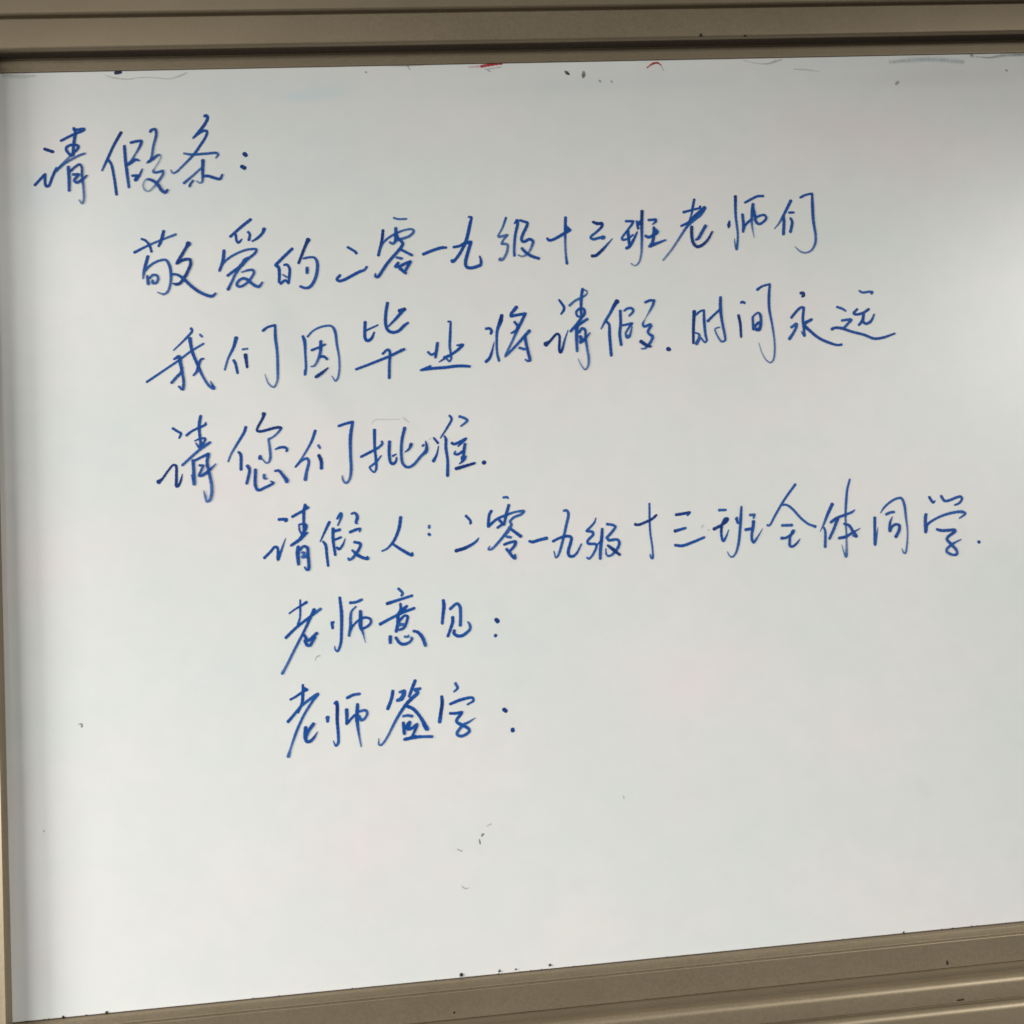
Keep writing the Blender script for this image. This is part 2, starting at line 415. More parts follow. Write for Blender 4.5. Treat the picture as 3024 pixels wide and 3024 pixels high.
LINES = {1: 'heading line', 2: 'second line', 3: 'third line', 4: 'fourth line', 5: 'fifth line', 6: 'sixth line', 7: 'last line'}
CHARS = [
    (1, '请', '65.8,1094.2,3.9,100 76.4,1090.0,3.9,100;52.4,1045.7,3.4,88 65.6,1060.2,3.4,88! 65.4,1046.8,3.4,88 66.9,1043.3,3.4,88 69.8,1044.3,3.4,88 74.0,1054.2,3.4,88 77.8,1063.2,3.4,88 80.1,1068.5,2.2,88;86.8,1104.9,3.3,88 103.5,1113.3,3.3,88 115.9,1118.4,3.3,88 116.8,1120.3,3.3,88 105.9,1119.6,3.3,88 103.4,1121.8,3.0,88;103.8,1121.0,3.7,88 105.4,1115.6,3.7,88 104.1,1107.1,3.7,88 102.7,1097.9,3.7,88 101.6,1084.8,3.6,88;99.1,1083.7,3.3,88 93.6,1091.2,3.3,88 93.3,1095.1,3.3,88 98.1,1098.4,3.3,88 105.3,1098.6,3.3,88 108.5,1097.0,3.3,88 107.6,1093.1,3.3,88 102.1,1087.9,3.3,88 99.1,1083.7,3.3,88;97.7,1083.4,2.5,50 87.3,1072.9,2.5,50 78.5,1063.2,2.5,50;116.8,1086.5,3.0,60 111.3,1084.9,3.0,60 100.4,1079.5,3.0,60 89.5,1072.9,3.0,60 77.8,1062.9,3.6,90;95.1,1068.9,3.7,88 95.7,1052.0,3.7,88 95.3,1036.7,3.3,88;97.8,1063.0,2.8,88 104.4,1069.3,2.8,88 109.5,1071.9,2.8,88 111.9,1069.1,2.8,88 112.3,1055.3,2.8,88 113.6,1039.9,3.0,60 113.4,1022.3,2.8,50 111.2,1018.6,2.2,50 107.7,1023.6,1.6,50;101.2,1058.3,3.3,88 108.4,1058.3,3.3,88! 102.4,1050.2,3.3,88 105.2,1047.2,3.3,88 112.5,1051.4,3.3,88 118.4,1056.6,2.1,88'),
    (1, '假', '163.8,1114.0,3.9,100 154.2,1097.2,3.4,90 144.9,1077.4,3.4,90 138.0,1062.9,2.7,55;146.7,1076.6,3.3,88 149.8,1071.1,3.3,88 152.8,1054.0,3.3,88 155.3,1029.3,3.3,88;167.5,1095.3,3.7,88 168.3,1074.4,3.7,88 169.6,1058.9,3.7,88 171.4,1038.8,3.3,70;175.7,1099.7,3.5,88 183.3,1101.4,3.5,88 189.5,1101.3,3.5,88 188.2,1096.2,3.5,88 181.3,1084.0,2.5,55 173.7,1072.7,2.8,80 169.9,1069.7,2.8,80;169.9,1069.3,3.7,88 175.8,1072.6,3.7,88 181.0,1076.3,3.7,88 186.0,1074.6,2.2,60;176.3,1054.4,3.3,88 183.2,1054.6,3.3,88! 180.1,1048.2,4.5,88;180.1,1048.2,4.3,88 185.3,1054.6,3.0,88 189.3,1062.9,1.9,88;201.2,1113.8,3.2,88 203.5,1116.8,3.2,88 207.9,1117.1,3.2,88 209.0,1110.4,3.2,88 204.9,1095.0,2.9,70 200.6,1075.7,2.9,70 195.4,1071.2,1.9,70;197.6,1072.7,3.4,88 204.3,1077.2,3.5,88 211.0,1082.0,2.9,60 213.7,1080.0,1.8,35 211.4,1073.1,1.8,30 206.0,1064.7,1.6,35 203.3,1059.0,3.0,70 206.5,1057.8,3.0,70 215.7,1060.2,3.0,70! 215.5,1055.2,3.0,70 208.9,1045.3,3.0,70 203.6,1038.6,2.7,40 196.1,1032.5,2.1,30 191.5,1034.7,2.1,40 189.8,1041.3,2.1,35 193.1,1048.1,1.8,35 197.5,1048.8,3.1,90 207.4,1042.7,3.9,90 213.6,1032.8,3.9,90 217.8,1030.4,3.9,90 220.8,1033.8,2.5,90'),
    (1, '条', '272.6,1133.8,3.8,88 274.5,1134.9,3.8,88 276.5,1131.7,3.8,88 272.2,1122.4,3.8,88 264.0,1112.1,3.8,88 256.4,1103.7,2.7,50;257.9,1105.2,2.7,88 264.7,1110.5,3.3,88 271.5,1113.8,3.3,88 274.7,1112.6,3.3,88 273.8,1107.1,3.3,88 264.7,1092.5,3.3,88 257.0,1081.9,3.3,80 241.7,1066.0,2.9,60 232.7,1057.7,2.9,60 228.2,1056.5,2.4,50 225.9,1061.0,1.7,40;243.8,1083.0,2.7,50 253.3,1081.2,3.3,70 271.6,1081.8,3.3,70 286.3,1082.2,3.3,70 288.1,1080.2,2.6,70 284.9,1075.6,1.8,70;267.9,1072.6,4.2,88 266.9,1055.9,3.5,88 265.6,1042.8,2.6,60 262.7,1041.7,2.0,40 258.8,1044.5,2.0,40;265.3,1062.2,2.7,60 254.3,1052.4,2.7,60 242.3,1042.3,3.3,80;254.0,1045.1,2.6,88 250.6,1040.9,2.6,88 249.4,1037.5,3.0,88;268.5,1051.2,3.5,90 274.0,1050.9,3.5,90 282.0,1048.1,3.5,90 288.9,1046.5,3.5,90 292.4,1052.4,2.4,90'),
    (1, '：', '322.3,1080.3,5.0,100 324.4,1077.9,5.0,100;318.2,1062.9,5.0,100 321.8,1060.6,5.0,100'),
    (2, '敬', '175.3,950.4,3.5,90 193.5,959.2,3.0,75 208.9,965.5,2.8,60 229.1,972.8,3.3,60;185.2,968.3,3.0,88 190.2,965.8,3.0,88 195.0,959.1,3.0,88 197.2,950.7,3.1,88;213.7,977.5,3.9,88 209.6,963.9,3.9,88 206.5,957.6,3.0,88;192.3,944.4,3.8,88 188.2,930.5,3.8,88 186.5,923.0,3.7,70 185.2,915.1,2.7,40;188.0,925.2,3.2,60 196.2,933.2,3.1,70 207.9,938.5,3.1,70 215.1,938.6,3.1,70 219.2,931.6,3.6,80 220.9,918.6,3.5,80 219.3,905.0,3.2,60 215.7,896.1,3.2,60 210.6,892.9,2.8,50 202.8,895.8,1.5,50;190.6,918.3,2.9,88 191.7,907.6,4.3,70;193.4,915.1,3.2,70 197.9,919.1,3.2,70 202.9,918.2,3.2,70 204.3,913.9,3.2,70 201.8,908.7,3.2,70 197.5,908.2,3.2,70 197.2,912.0,3.2,70;244.9,959.6,6.6,95 242.5,955.9,3.7,95 235.6,944.7,3.7,95 228.7,933.5,3.7,95! 236.8,937.8,3.7,95 245.5,938.2,3.7,95 246.6,932.8,3.7,95 243.5,924.5,3.7,95 237.3,913.4,3.7,95 231.2,906.4,3.7,95 226.9,905.6,3.7,95 223.3,906.7,2.2,95;224.1,919.2,3.0,88 228.8,918.3,3.0,88 235.8,913.4,3.7,88 246.9,901.6,3.7,88 259.6,892.0,3.7,88 272.4,887.7,3.7,88 276.9,891.3,2.4,88'),
    (2, '爱', '326.4,989.7,3.9,88 315.0,980.9,3.9,88 299.0,967.2,3.3,88;306.1,970.4,3.1,88 306.9,961.9,3.1,88 308.5,958.8,3.1,88 311.2,960.2,3.1,88 313.9,963.2,1.9,88;322.3,972.9,3.0,88 324.4,969.7,3.0,88 322.9,961.7,3.5,88;343.4,976.0,4.7,88 341.0,970.7,3.5,88 334.1,964.0,3.5,88 327.3,960.0,2.3,88;290.2,948.7,4.0,88 288.2,935.0,4.0,88 283.2,921.5,3.4,88;286.1,929.0,3.0,70 292.6,935.6,3.0,70 302.3,942.1,3.0,70 317.2,948.1,3.0,70 326.1,949.3,3.0,70 331.9,948.7,3.0,70 331.0,944.9,3.3,85 323.4,938.3,3.3,85 317.4,934.7,5.7,85 311.2,927.2,4.2,85 301.4,920.4,3.4,85 293.5,914.6,3.4,85;311.2,928.0,4.2,88 303.4,916.1,3.1,75 298.6,906.4,3.1,75 293.1,895.9,3.7,90;311.5,918.4,2.1,50 320.4,920.9,3.0,80 326.2,920.7,3.0,80 327.5,917.4,3.0,80 322.8,909.2,3.0,80 318.2,904.1,3.0,80 309.2,899.1,3.3,80 304.9,900.8,3.3,80 305.8,905.3,3.3,80 312.6,910.0,3.3,80 318.4,908.2,3.7,80 325.4,901.5,3.7,80 332.5,898.0,3.7,80 337.9,903.6,2.4,80'),
    (2, '的', '378.5,947.7,3.9,88 367.4,937.4,3.9,88 355.8,926.3,3.9,88! 359.7,923.1,3.9,88 360.4,915.4,3.9,88 359.5,903.2,3.4,88;367.2,926.2,3.0,88 370.5,926.6,3.0,88 373.9,921.0,3.5,88 373.3,911.8,3.5,88 371.5,901.1,3.4,88;365.1,912.9,2.7,50 369.7,909.6,2.7,50;361.2,900.8,3.3,88 367.3,905.1,3.3,88 371.5,901.9,3.3,88;400.2,959.3,5.7,100 397.7,954.7,3.9,100 386.0,927.8,3.2,100;393.0,934.1,2.9,80 400.4,935.3,2.9,80 407.1,934.5,2.9,80 410.4,928.0,3.8,80 408.9,912.7,3.8,80 403.9,900.6,3.8,80 398.4,894.7,3.8,80 392.5,893.8,3.2,80 386.7,896.3,3.2,80;396.8,920.9,3.8,88 396.4,914.3,3.8,88'),
    (2, '二', '451.5,947.3,3.2,88 461.9,940.0,3.2,88 462.4,938.6,4.1,88;439.4,909.2,3.6,88 435.1,904.0,3.6,88 437.6,901.6,3.6,88 443.9,902.8,3.9,88 464.5,912.8,3.9,88 472.1,915.6,3.2,80 475.3,919.3,3.2,80'),
    (2, '零', '514.7,985.5,2.6,65 520.2,983.6,2.6,65 531.5,983.4,2.6,65;499.4,968.5,3.7,100 497.6,956.5,3.7,100 491.5,934.6,3.5,100;492.0,936.5,2.6,60 497.2,948.7,2.6,60 502.8,955.5,3.1,70 516.0,963.6,3.1,70 529.1,968.2,2.6,60 538.2,968.7,3.1,60 540.3,965.9,3.5,60 534.6,959.8,3.5,60 524.6,956.3,3.5,60 517.8,955.0,3.5,60 511.5,949.8,3.5,60 507.8,951.8,3.2,60;516.6,971.0,3.7,88 516.3,962.0,4.3,88 514.6,952.0,3.1,88;516.8,963.6,3.1,88 519.3,955.7,3.1,88;520.1,955.7,3.8,88 524.6,949.3,3.8,88 520.9,943.2,3.8,88 502.4,922.9,3.8,88 488.3,904.9,3.8,88 485.8,906.2,3.2,88 486.3,909.6,2.0,88;521.9,941.2,3.2,88 536.0,932.9,3.2,88;515.6,930.6,3.4,70 522.3,928.8,3.4,70;517.0,923.1,3.8,88 513.4,918.2,3.8,88 517.9,918.1,3.8,88 526.4,922.0,3.8,88 533.6,924.4,3.8,88! 525.8,911.9,3.4,88;519.2,915.3,4.3,88 526.3,908.4,3.5,88'),
    (2, '一', '551.2,933.9,4.0,88 566.6,939.5,4.0,88 576.6,941.9,4.0,88 582.6,941.8,3.1,88'),
    (2, '九', '615.3,983.2,2.8,88 618.7,982.9,2.8,88 616.6,974.1,4.2,88 609.8,950.8,4.3,88 604.5,940.1,3.8,88 596.1,927.9,3.8,88 589.7,921.9,3.8,88 588.7,923.9,3.8,88;592.5,942.1,3.5,88 600.2,943.4,3.5,88 607.2,946.6,4.2,88 616.1,948.4,4.2,88! 610.5,932.8,4.2,88 607.1,922.0,4.2,88 607.4,915.0,4.1,88 611.8,912.6,4.1,88 622.6,914.4,4.2,88 627.2,916.9,3.8,88 627.7,922.8,3.4,88 626.4,928.3,2.0,88'),
    (2, '级', '665.6,980.3,3.1,80 659.7,966.3,2.8,50 652.8,955.2,2.6,50! 654.2,954.3,3.6,50 665.9,956.3,3.6,50! 660.1,949.8,2.8,50 657.0,944.4,3.4,50! 664.9,942.9,3.4,50 664.9,937.0,3.4,50 660.8,927.0,3.4,50 656.6,922.2,3.4,50 653.2,922.4,3.9,50 654.5,924.9,2.5,50;676.5,972.0,1.9,88 680.3,976.2,3.7,88 680.8,971.9,3.7,88 676.6,956.3,3.4,88 673.7,936.7,3.3,70 673.4,927.3,3.6,70;684.5,976.1,3.3,88 690.1,973.9,3.3,88 694.2,972.2,3.3,88 692.8,967.5,3.7,88 686.6,955.9,3.7,88 684.5,948.9,3.7,88 687.4,946.0,3.7,88 695.3,949.3,3.7,88 699.7,946.4,3.7,88 697.7,939.0,3.3,60 693.3,931.3,3.1,35 688.4,927.1,2.8,40 682.9,925.8,2.8,40 678.8,927.9,2.2,40;684.1,937.1,3.4,88 688.7,931.4,3.9,88 696.7,925.6,3.9,88 706.1,922.0,3.6,88'),
    (2, '十', '746.8,977.9,3.8,88 745.1,960.1,3.8,88 743.8,942.0,3.0,55 743.4,926.2,3.0,55 744.0,913.6,3.7,85;719.6,949.6,3.1,88 721.7,946.9,3.6,88 727.6,947.7,3.6,88 742.8,955.4,4.1,88 751.7,960.3,4.1,88;747.4,964.8,3.1,88 749.4,960.8,5.5,88 746.1,958.1,5.5,88'),
    (2, '三', '784.3,970.2,3.6,100 789.6,967.9,4.2,100 796.2,967.4,4.2,100 795.9,963.9,3.6,100 787.9,956.2,3.3,75 779.2,949.0,3.3,75 781.7,946.3,3.6,75 791.1,947.8,3.6,75 797.5,949.1,3.6,75 797.7,947.5,3.6,75 794.5,946.1,2.4,75;779.1,922.9,3.9,100 783.8,923.1,3.9,100 793.7,930.6,3.9,100 802.1,939.0,2.7,70 808.9,945.9,1.3,70'),
    (2, '班', '829.6,969.8,3.3,88 839.8,969.5,3.3,88! 837.9,965.6,3.3,88 830.9,957.1,3.0,75 822.2,946.2,3.0,75 822.8,943.8,3.0,75 830.0,945.2,3.0,75 838.2,950.4,2.5,75;831.2,956.2,3.9,88 831.5,944.3,3.9,88 831.6,936.4,3.5,88;827.3,931.8,4.1,88 831.4,934.0,4.1,88 837.6,942.5,3.6,88 844.0,954.2,2.1,88;844.5,969.3,2.7,88 845.6,958.9,3.6,88;846.5,965.3,4.4,88 850.4,969.5,3.6,88;853.0,983.0,4.1,100 851.1,964.3,3.8,100 849.2,940.5,3.3,70 847.0,923.1,2.8,50 842.9,911.4,2.4,50 837.0,906.9,1.9,40 831.8,910.2,1.6,40;861.0,970.3,3.2,88 871.3,970.9,3.2,88! 870.3,967.6,3.6,88 866.0,963.8,1.9,50;867.6,959.7,3.5,88 866.3,947.8,4.0,88 863.4,937.6,3.9,88 859.1,933.0,3.9,88! 868.5,936.6,3.9,88 882.2,941.3,2.5,70;855.3,948.2,3.6,88 858.3,946.1,3.6,88 869.7,950.9,4.0,88 872.2,953.2,4.0,88! 867.9,958.1,3.2,88'),
    (2, '老', '927.4,997.4,3.4,88 923.9,985.0,3.4,88 921.6,976.3,2.7,70 918.2,970.0,1.4,50;910.8,979.8,3.5,88 922.9,982.6,3.0,88 934.3,985.5,3.0,88 934.9,987.5,2.9,88;905.9,960.4,3.2,88 915.8,964.8,3.2,88 923.5,971.4,4.5,88 941.0,985.2,4.8,88;941.2,982.8,2.4,88 934.2,975.0,3.7,70 923.2,967.4,4.0,70 913.7,958.9,3.3,80 899.5,940.2,3.0,50 888.0,925.5,2.8,40 876.7,913.2,2.4,40;920.4,958.7,4.0,100 919.4,946.7,4.0,100 920.5,936.3,4.0,100 924.7,930.7,4.0,100 930.3,931.1,4.0,100 940.5,938.7,3.3,100 948.7,950.8,2.4,100;940.0,959.6,4.0,88 934.4,951.0,4.0,88 928.1,942.0,4.0,88 924.8,940.1,2.7,88'),
    (2, '师', '974.2,964.8,2.4,88 973.0,960.0,4.8,100 972.3,956.0,2.9,100;985.8,999.9,4.0,100 983.7,972.5,3.4,80 984.3,948.4,3.0,65 983.2,936.4,3.0,65 980.5,924.5,3.2,65 979.0,934.1,2.1,50 979.0,939.7,1.0,50;993.4,973.8,3.7,88 993.4,960.1,3.7,88 992.0,948.9,3.2,88;993.2,953.7,4.0,88 995.6,958.0,3.2,88 1006.1,967.3,3.2,88;998.6,990.6,3.2,88 1007.8,995.1,3.2,88 1017.0,998.9,3.2,88 1025.1,999.0,3.2,88;1009.6,987.8,4.0,88 1007.2,975.7,4.0,88 1005.4,959.7,3.0,60 1006.8,940.3,1.0,40;1009.5,982.9,2.9,88 1010.9,971.6,3.7,88 1011.3,963.5,3.7,88 1014.9,959.2,3.2,88 1019.9,960.8,3.2,88 1026.5,967.4,3.2,88 1024.1,971.8,2.9,88 1018.5,971.3,2.9,88 1012.2,968.7,2.9,88'),
    (2, '们', '1063.8,990.8,4.2,88 1052.3,971.8,3.6,75 1043.8,959.1,2.7,50 1036.7,951.7,1.4,50;1051.2,969.0,4.0,88 1051.4,962.9,4.0,88 1048.8,943.6,4.0,88;1059.8,974.1,3.2,88 1066.2,974.1,3.2,88;1061.0,966.2,3.1,88 1062.9,960.9,3.7,88 1059.1,946.5,3.7,88;1078.0,995.2,3.4,88 1085.6,998.6,2.9,88 1095.4,1000.4,2.9,88! 1094.1,981.7,4.1,88 1093.3,961.4,3.7,88 1094.4,939.6,3.2,70 1092.5,928.3,3.2,70 1085.9,918.9,2.7,50 1076.7,916.0,2.3,45 1069.7,918.7,2.3,45 1063.5,925.2,1.0,45'),
    (3, '我', '243.6,845.8,3.2,80 245.0,842.7,3.2,80 237.0,833.3,2.9,75 220.3,817.6,1.8,75;254.8,837.0,2.8,60 257.2,834.3,3.1,60;184.9,777.5,2.9,88 211.9,794.8,2.8,75 225.9,803.8,2.8,75 242.8,815.8,2.8,75 258.6,824.8,2.5,75;241.7,832.4,4.8,88 242.2,826.3,3.8,88 244.2,814.2,3.8,88 250.0,797.5,3.7,88 256.5,780.7,3.1,70 263.2,769.2,3.4,70 268.8,764.8,3.7,70 270.5,764.4,2.2,70;269.5,765.9,3.2,88 265.6,774.7,1.2,88;257.8,804.6,2.5,88 255.3,804.7,2.5,88 251.4,796.7,3.4,88 248.9,788.6,3.4,88 244.4,783.5,2.5,88;220.6,806.0,2.5,88 226.8,809.0,4.1,88 228.5,799.2,4.1,88 230.3,788.0,3.2,88 231.5,773.0,3.2,88 229.8,765.6,3.2,88 225.3,769.6,2.5,88;229.8,793.9,3.7,88 229.2,788.7,3.7,88 222.2,781.6,3.1,88 216.2,774.8,3.1,88'),
    (3, '们', '300.8,830.4,4.9,88 297.0,818.6,3.7,88 289.1,803.1,2.9,60 284.5,789.1,2.8,60;296.2,800.9,3.4,88 298.2,796.7,3.4,88 300.5,783.8,3.1,88;308.4,814.9,2.7,60 314.6,815.5,2.7,60;311.7,807.3,4.7,100 313.1,790.7,2.9,100;335.6,838.7,3.6,88 341.7,843.0,3.0,88 351.6,845.6,3.0,88! 351.2,828.9,3.7,88 352.5,810.0,3.3,70 352.2,787.4,3.4,70 350.6,770.2,2.8,50 345.9,762.9,2.4,50 339.6,767.7,2.1,50 335.5,780.3,1.0,50'),
    (3, '因', '386.7,828.9,3.4,88 388.6,822.7,4.2,88 388.8,806.0,3.1,75 388.5,784.9,3.1,75 387.0,777.4,3.1,75 386.6,783.5,1.8,75;392.9,828.2,2.8,65 400.6,835.8,2.5,65 413.3,841.0,2.8,65 424.4,840.9,2.8,65 428.5,834.6,3.6,80 430.4,815.5,3.1,70 432.4,796.4,2.7,55 431.5,779.8,2.7,55 428.8,770.1,2.7,55 426.0,767.2,2.4,55 421.6,773.9,1.2,55;397.4,809.8,3.3,88 405.3,812.5,2.8,88 415.0,816.6,2.8,88;409.7,821.0,4.0,88 408.8,808.9,3.7,88 405.2,797.7,3.1,70 399.7,788.9,2.8,50 395.6,787.9,2.1,50;408.3,800.6,3.9,88 412.7,800.4,3.1,88 416.6,796.8,3.0,88;401.1,773.7,3.9,100 408.7,778.6,3.9,100 417.1,785.0,1.8,100'),
    (3, '毕', '468.9,844.3,3.9,88 467.9,832.8,3.9,88 467.7,822.9,3.9,88 470.5,819.0,3.9,88 475.8,821.8,3.9,88 480.0,830.0,2.4,88;470.6,833.5,2.7,88 485.4,839.7,2.1,88;499.7,869.0,3.9,88 496.6,854.5,3.9,88 495.8,839.3,3.9,88 498.7,831.5,3.9,88 504.5,828.9,3.9,88 512.0,830.5,3.9,88 519.9,837.4,3.9,88 525.3,841.0,3.0,88;521.9,859.6,4.5,100 515.1,857.6,5.0,100;519.6,858.2,4.5,88 510.0,847.8,3.5,88 499.0,837.2,2.1,88;489.5,800.6,3.0,88 496.4,806.0,3.0,88 498.9,803.2,3.5,88 497.4,785.8,3.4,88 496.1,767.6,3.4,88;453.6,781.4,3.0,88 476.2,789.1,3.3,88 500.4,797.8,3.3,88 514.2,804.0,3.8,88 518.0,805.4,3.5,88'),
    (3, '业', '578.5,840.4,2.6,88 581.9,840.1,2.6,88! 579.9,821.0,3.6,88 578.5,805.7,3.3,70 579.4,795.7,3.3,70 579.0,788.8,2.7,70 576.6,786.6,2.7,70 573.8,789.4,2.6,70;588.1,807.5,2.3,88 596.0,807.9,4.3,88! 588.0,800.6,3.6,88 572.4,791.4,3.0,88 563.1,786.1,1.5,88;570.2,791.9,3.5,88 577.1,794.2,3.5,88;562.4,811.8,3.8,88 560.7,802.6,3.8,88 558.6,792.4,3.2,88;549.4,800.1,2.9,88 553.3,796.5,2.9,88 559.4,798.9,2.9,88;551.2,781.3,2.6,88 537.8,776.1,2.7,88! 552.8,777.8,3.8,88 571.6,778.4,3.8,88 582.9,779.4,3.8,88 594.1,779.3,3.8,88 603.4,778.1,3.2,88'),
    (3, '将', '650.6,845.6,4.3,100 648.7,838.7,5.4,100 643.2,825.1,3.7,80 641.4,809.7,3.1,80 641.1,794.3,3.2,70 642.7,784.3,3.5,70;628.3,828.4,3.5,88 632.8,828.6,3.5,88 635.6,825.4,3.5,88 634.2,821.2,3.4,88;638.0,809.9,1.1,88 633.6,795.5,3.2,88 630.1,787.9,3.8,88 625.3,783.6,3.9,88;671.1,856.0,4.6,88 663.7,847.4,3.7,88 662.7,844.3,3.7,88 668.1,844.9,3.7,88 682.7,846.9,3.7,88! 675.7,834.5,3.7,88 669.7,823.9,3.5,75 662.6,810.3,3.1,60 652.2,791.5,3.0,60 651.3,789.2,2.7,60! 663.5,800.2,3.2,80 679.8,816.5,3.8,80 686.4,823.1,4.3,80;667.1,836.0,3.2,88 670.9,830.0,3.8,88 669.0,824.7,3.8,88 661.8,820.8,2.3,88;679.8,816.5,3.8,88 680.6,806.4,3.8,88 682.7,792.4,3.8,88 683.9,783.1,3.8,88 681.1,781.7,2.6,88 677.9,784.3,1.7,88;671.4,800.3,3.4,70 677.7,798.0,3.4,70'),
    (3, '请', '729.5,863.6,2.9,88 733.3,857.6,3.4,88 735.7,852.5,3.4,88 734.1,848.2,3.4,88 730.7,844.1,2.3,88;707.1,803.6,6.4,100 712.7,807.3,3.4,100 723.4,817.2,3.1,100 726.1,815.2,3.1,100 724.9,795.9,3.4,100 725.9,792.0,4.3,100 728.2,794.2,3.1,100 732.6,807.1,2.9,70 738.6,821.6,1.2,70;762.5,877.5,3.6,88 759.9,864.3,3.9,88 758.5,851.1,3.4,88 758.0,839.4,3.1,88;763.6,876.7,2.0,88 768.4,873.8,1.7,60 767.3,869.9,2.0,60 760.0,865.5,3.6,60 751.2,861.6,2.9,60 743.1,855.3,3.4,60;758.0,838.6,2.8,88 752.7,840.4,2.8,88 751.5,845.9,2.8,88 757.4,850.8,3.1,88 762.3,849.4,3.1,88 762.6,843.1,3.6,88 758.8,838.6,3.6,88 752.0,830.3,3.4,88 742.0,819.9,3.4,88;765.8,835.6,3.4,88 754.2,828.7,3.9,88 748.4,824.3,3.9,88;750.9,826.5,4.6,88 749.3,810.2,3.9,88 748.7,792.1,3.2,80;753.3,817.8,3.2,88 758.4,823.4,3.2,88 761.6,820.6,3.2,88 761.6,809.7,3.2,88 762.9,791.8,3.1,65 763.7,782.5,3.1,65 762.1,771.7,2.6,55 757.9,766.5,2.0,55 753.6,771.3,1.7,55 749.4,781.6,0.9,55;754.5,812.3,3.9,88 755.6,807.6,4.6,88 754.2,803.8,3.4,88 760.3,808.2,3.4,88 768.3,816.8,1.5,88'),
    (3, '假', '808.6,858.4,5.9,100 805.6,855.0,4.7,100 797.7,842.4,3.6,75 790.7,832.5,3.6,75 783.6,821.2,2.0,60;792.1,830.9,3.3,88 794.9,826.9,3.3,88 794.5,812.1,4.0,88 794.6,784.1,3.7,88;811.8,844.9,3.6,88 810.8,827.0,3.6,88 808.6,813.8,3.9,88 809.2,798.2,3.6,88;817.3,845.1,3.0,75 822.9,848.2,3.3,75 828.7,847.2,3.3,75 829.2,843.4,3.3,75 823.2,837.4,2.6,75;813.7,824.9,2.8,88 826.7,827.1,3.4,88! 819.8,818.8,2.8,70 816.7,813.5,2.6,70 818.6,808.7,5.1,70 820.9,809.0,3.9,70 826.3,822.0,1.6,70;846.9,855.2,3.3,88 853.3,857.7,3.3,88 859.7,857.4,3.3,88! 856.6,850.1,3.4,75 851.2,841.7,2.5,55 845.8,833.3,1.2,35 841.3,825.6,3.0,80 842.6,822.1,3.3,80 851.4,824.8,3.3,80! 852.0,822.4,3.6,80 847.5,815.2,3.4,80 848.7,811.2,3.4,80 853.1,807.9,3.9,80 851.0,801.8,3.6,75 845.9,795.8,3.6,75 840.9,791.7,2.6,60 836.6,791.5,2.0,60;836.6,801.6,4.5,100 842.8,796.7,4.2,100 849.2,794.0,3.4,100'),
    (3, '．', '873.0,789.6,5.6,100 875.2,788.6,4.7,100'),
    (3, '时', '913.7,839.8,4.6,100 911.7,825.7,4.1,100 910.0,811.6,3.6,100 908.7,796.0,3.3,100;915.6,835.0,2.8,88 921.5,839.5,2.8,88 927.3,841.2,2.8,88! 926.3,826.6,3.8,88 926.5,807.0,3.5,75 927.3,798.3,2.8,75 924.8,796.5,2.7,70 919.8,802.6,2.4,70;911.9,810.4,2.2,70 917.2,808.2,2.7,70 917.6,803.5,4.2,70 912.9,795.0,4.5,70;931.3,825.6,3.6,88 940.7,833.9,3.0,88 950.9,842.1,3.0,88;951.9,857.9,3.8,88 950.6,843.0,4.1,88 951.0,825.6,3.5,88 953.1,805.0,3.3,80 952.8,797.9,2.8,80 948.3,796.2,2.5,65 943.5,803.1,2.4,65 940.5,814.2,1.9,65 946.6,816.3,2.2,65'),
    (3, '间', '980.0,849.2,3.2,88 982.1,850.5,3.2,88 985.1,848.5,3.2,88;974.9,831.6,3.9,100 976.2,820.5,3.6,100 975.7,801.6,3.2,100;1004.3,866.5,3.7,88 1011.5,871.0,2.9,88 1023.0,873.7,2.9,88! 1020.2,858.3,3.8,88 1018.8,838.5,3.5,88 1020.7,817.0,2.9,70 1021.8,794.8,2.5,60 1020.7,779.1,2.5,60 1017.6,767.5,2.4,55 1013.3,764.1,1.9,55 1008.1,767.5,1.6,55 1002.8,778.4,1.3,55 999.7,792.3,0.8,55;994.4,828.4,3.2,88 994.0,820.5,3.2,88 993.6,811.1,3.2,88;994.8,829.2,2.5,88 1002.5,834.4,2.5,88 1005.3,831.1,3.6,88 1004.3,815.3,3.6,88 1002.2,810.3,3.6,88;996.4,815.7,3.5,88 1001.9,820.2,3.5,88 1004.6,819.3,3.5,88 1001.0,810.4,4.4,88 997.5,811.3,4.4,88'),
    (3, '永', '1065.1,859.2,4.0,100 1068.7,859.1,4.0,100 1069.2,856.2,4.0,100 1067.0,854.3,3.2,100;1048.6,825.3,3.5,88 1056.6,833.7,3.5,88 1063.5,839.0,3.5,88 1067.7,838.8,3.5,88! 1064.8,823.0,3.7,88 1064.8,807.1,3.3,80 1064.5,799.2,3.5,80 1061.1,805.3,1.7,80;1047.3,811.9,3.2,75 1054.9,815.9,4.5,75 1054.5,812.3,3.7,75 1048.9,803.1,3.6,75 1043.0,795.8,4.3,75;1077.1,821.7,3.7,88 1066.0,815.0,4.5,88 1073.8,805.1,4.0,88 1084.9,795.1,3.7,88 1100.1,787.3,3.7,88 1110.2,784.1,3.0,88 1115.9,784.6,3.5,88'),
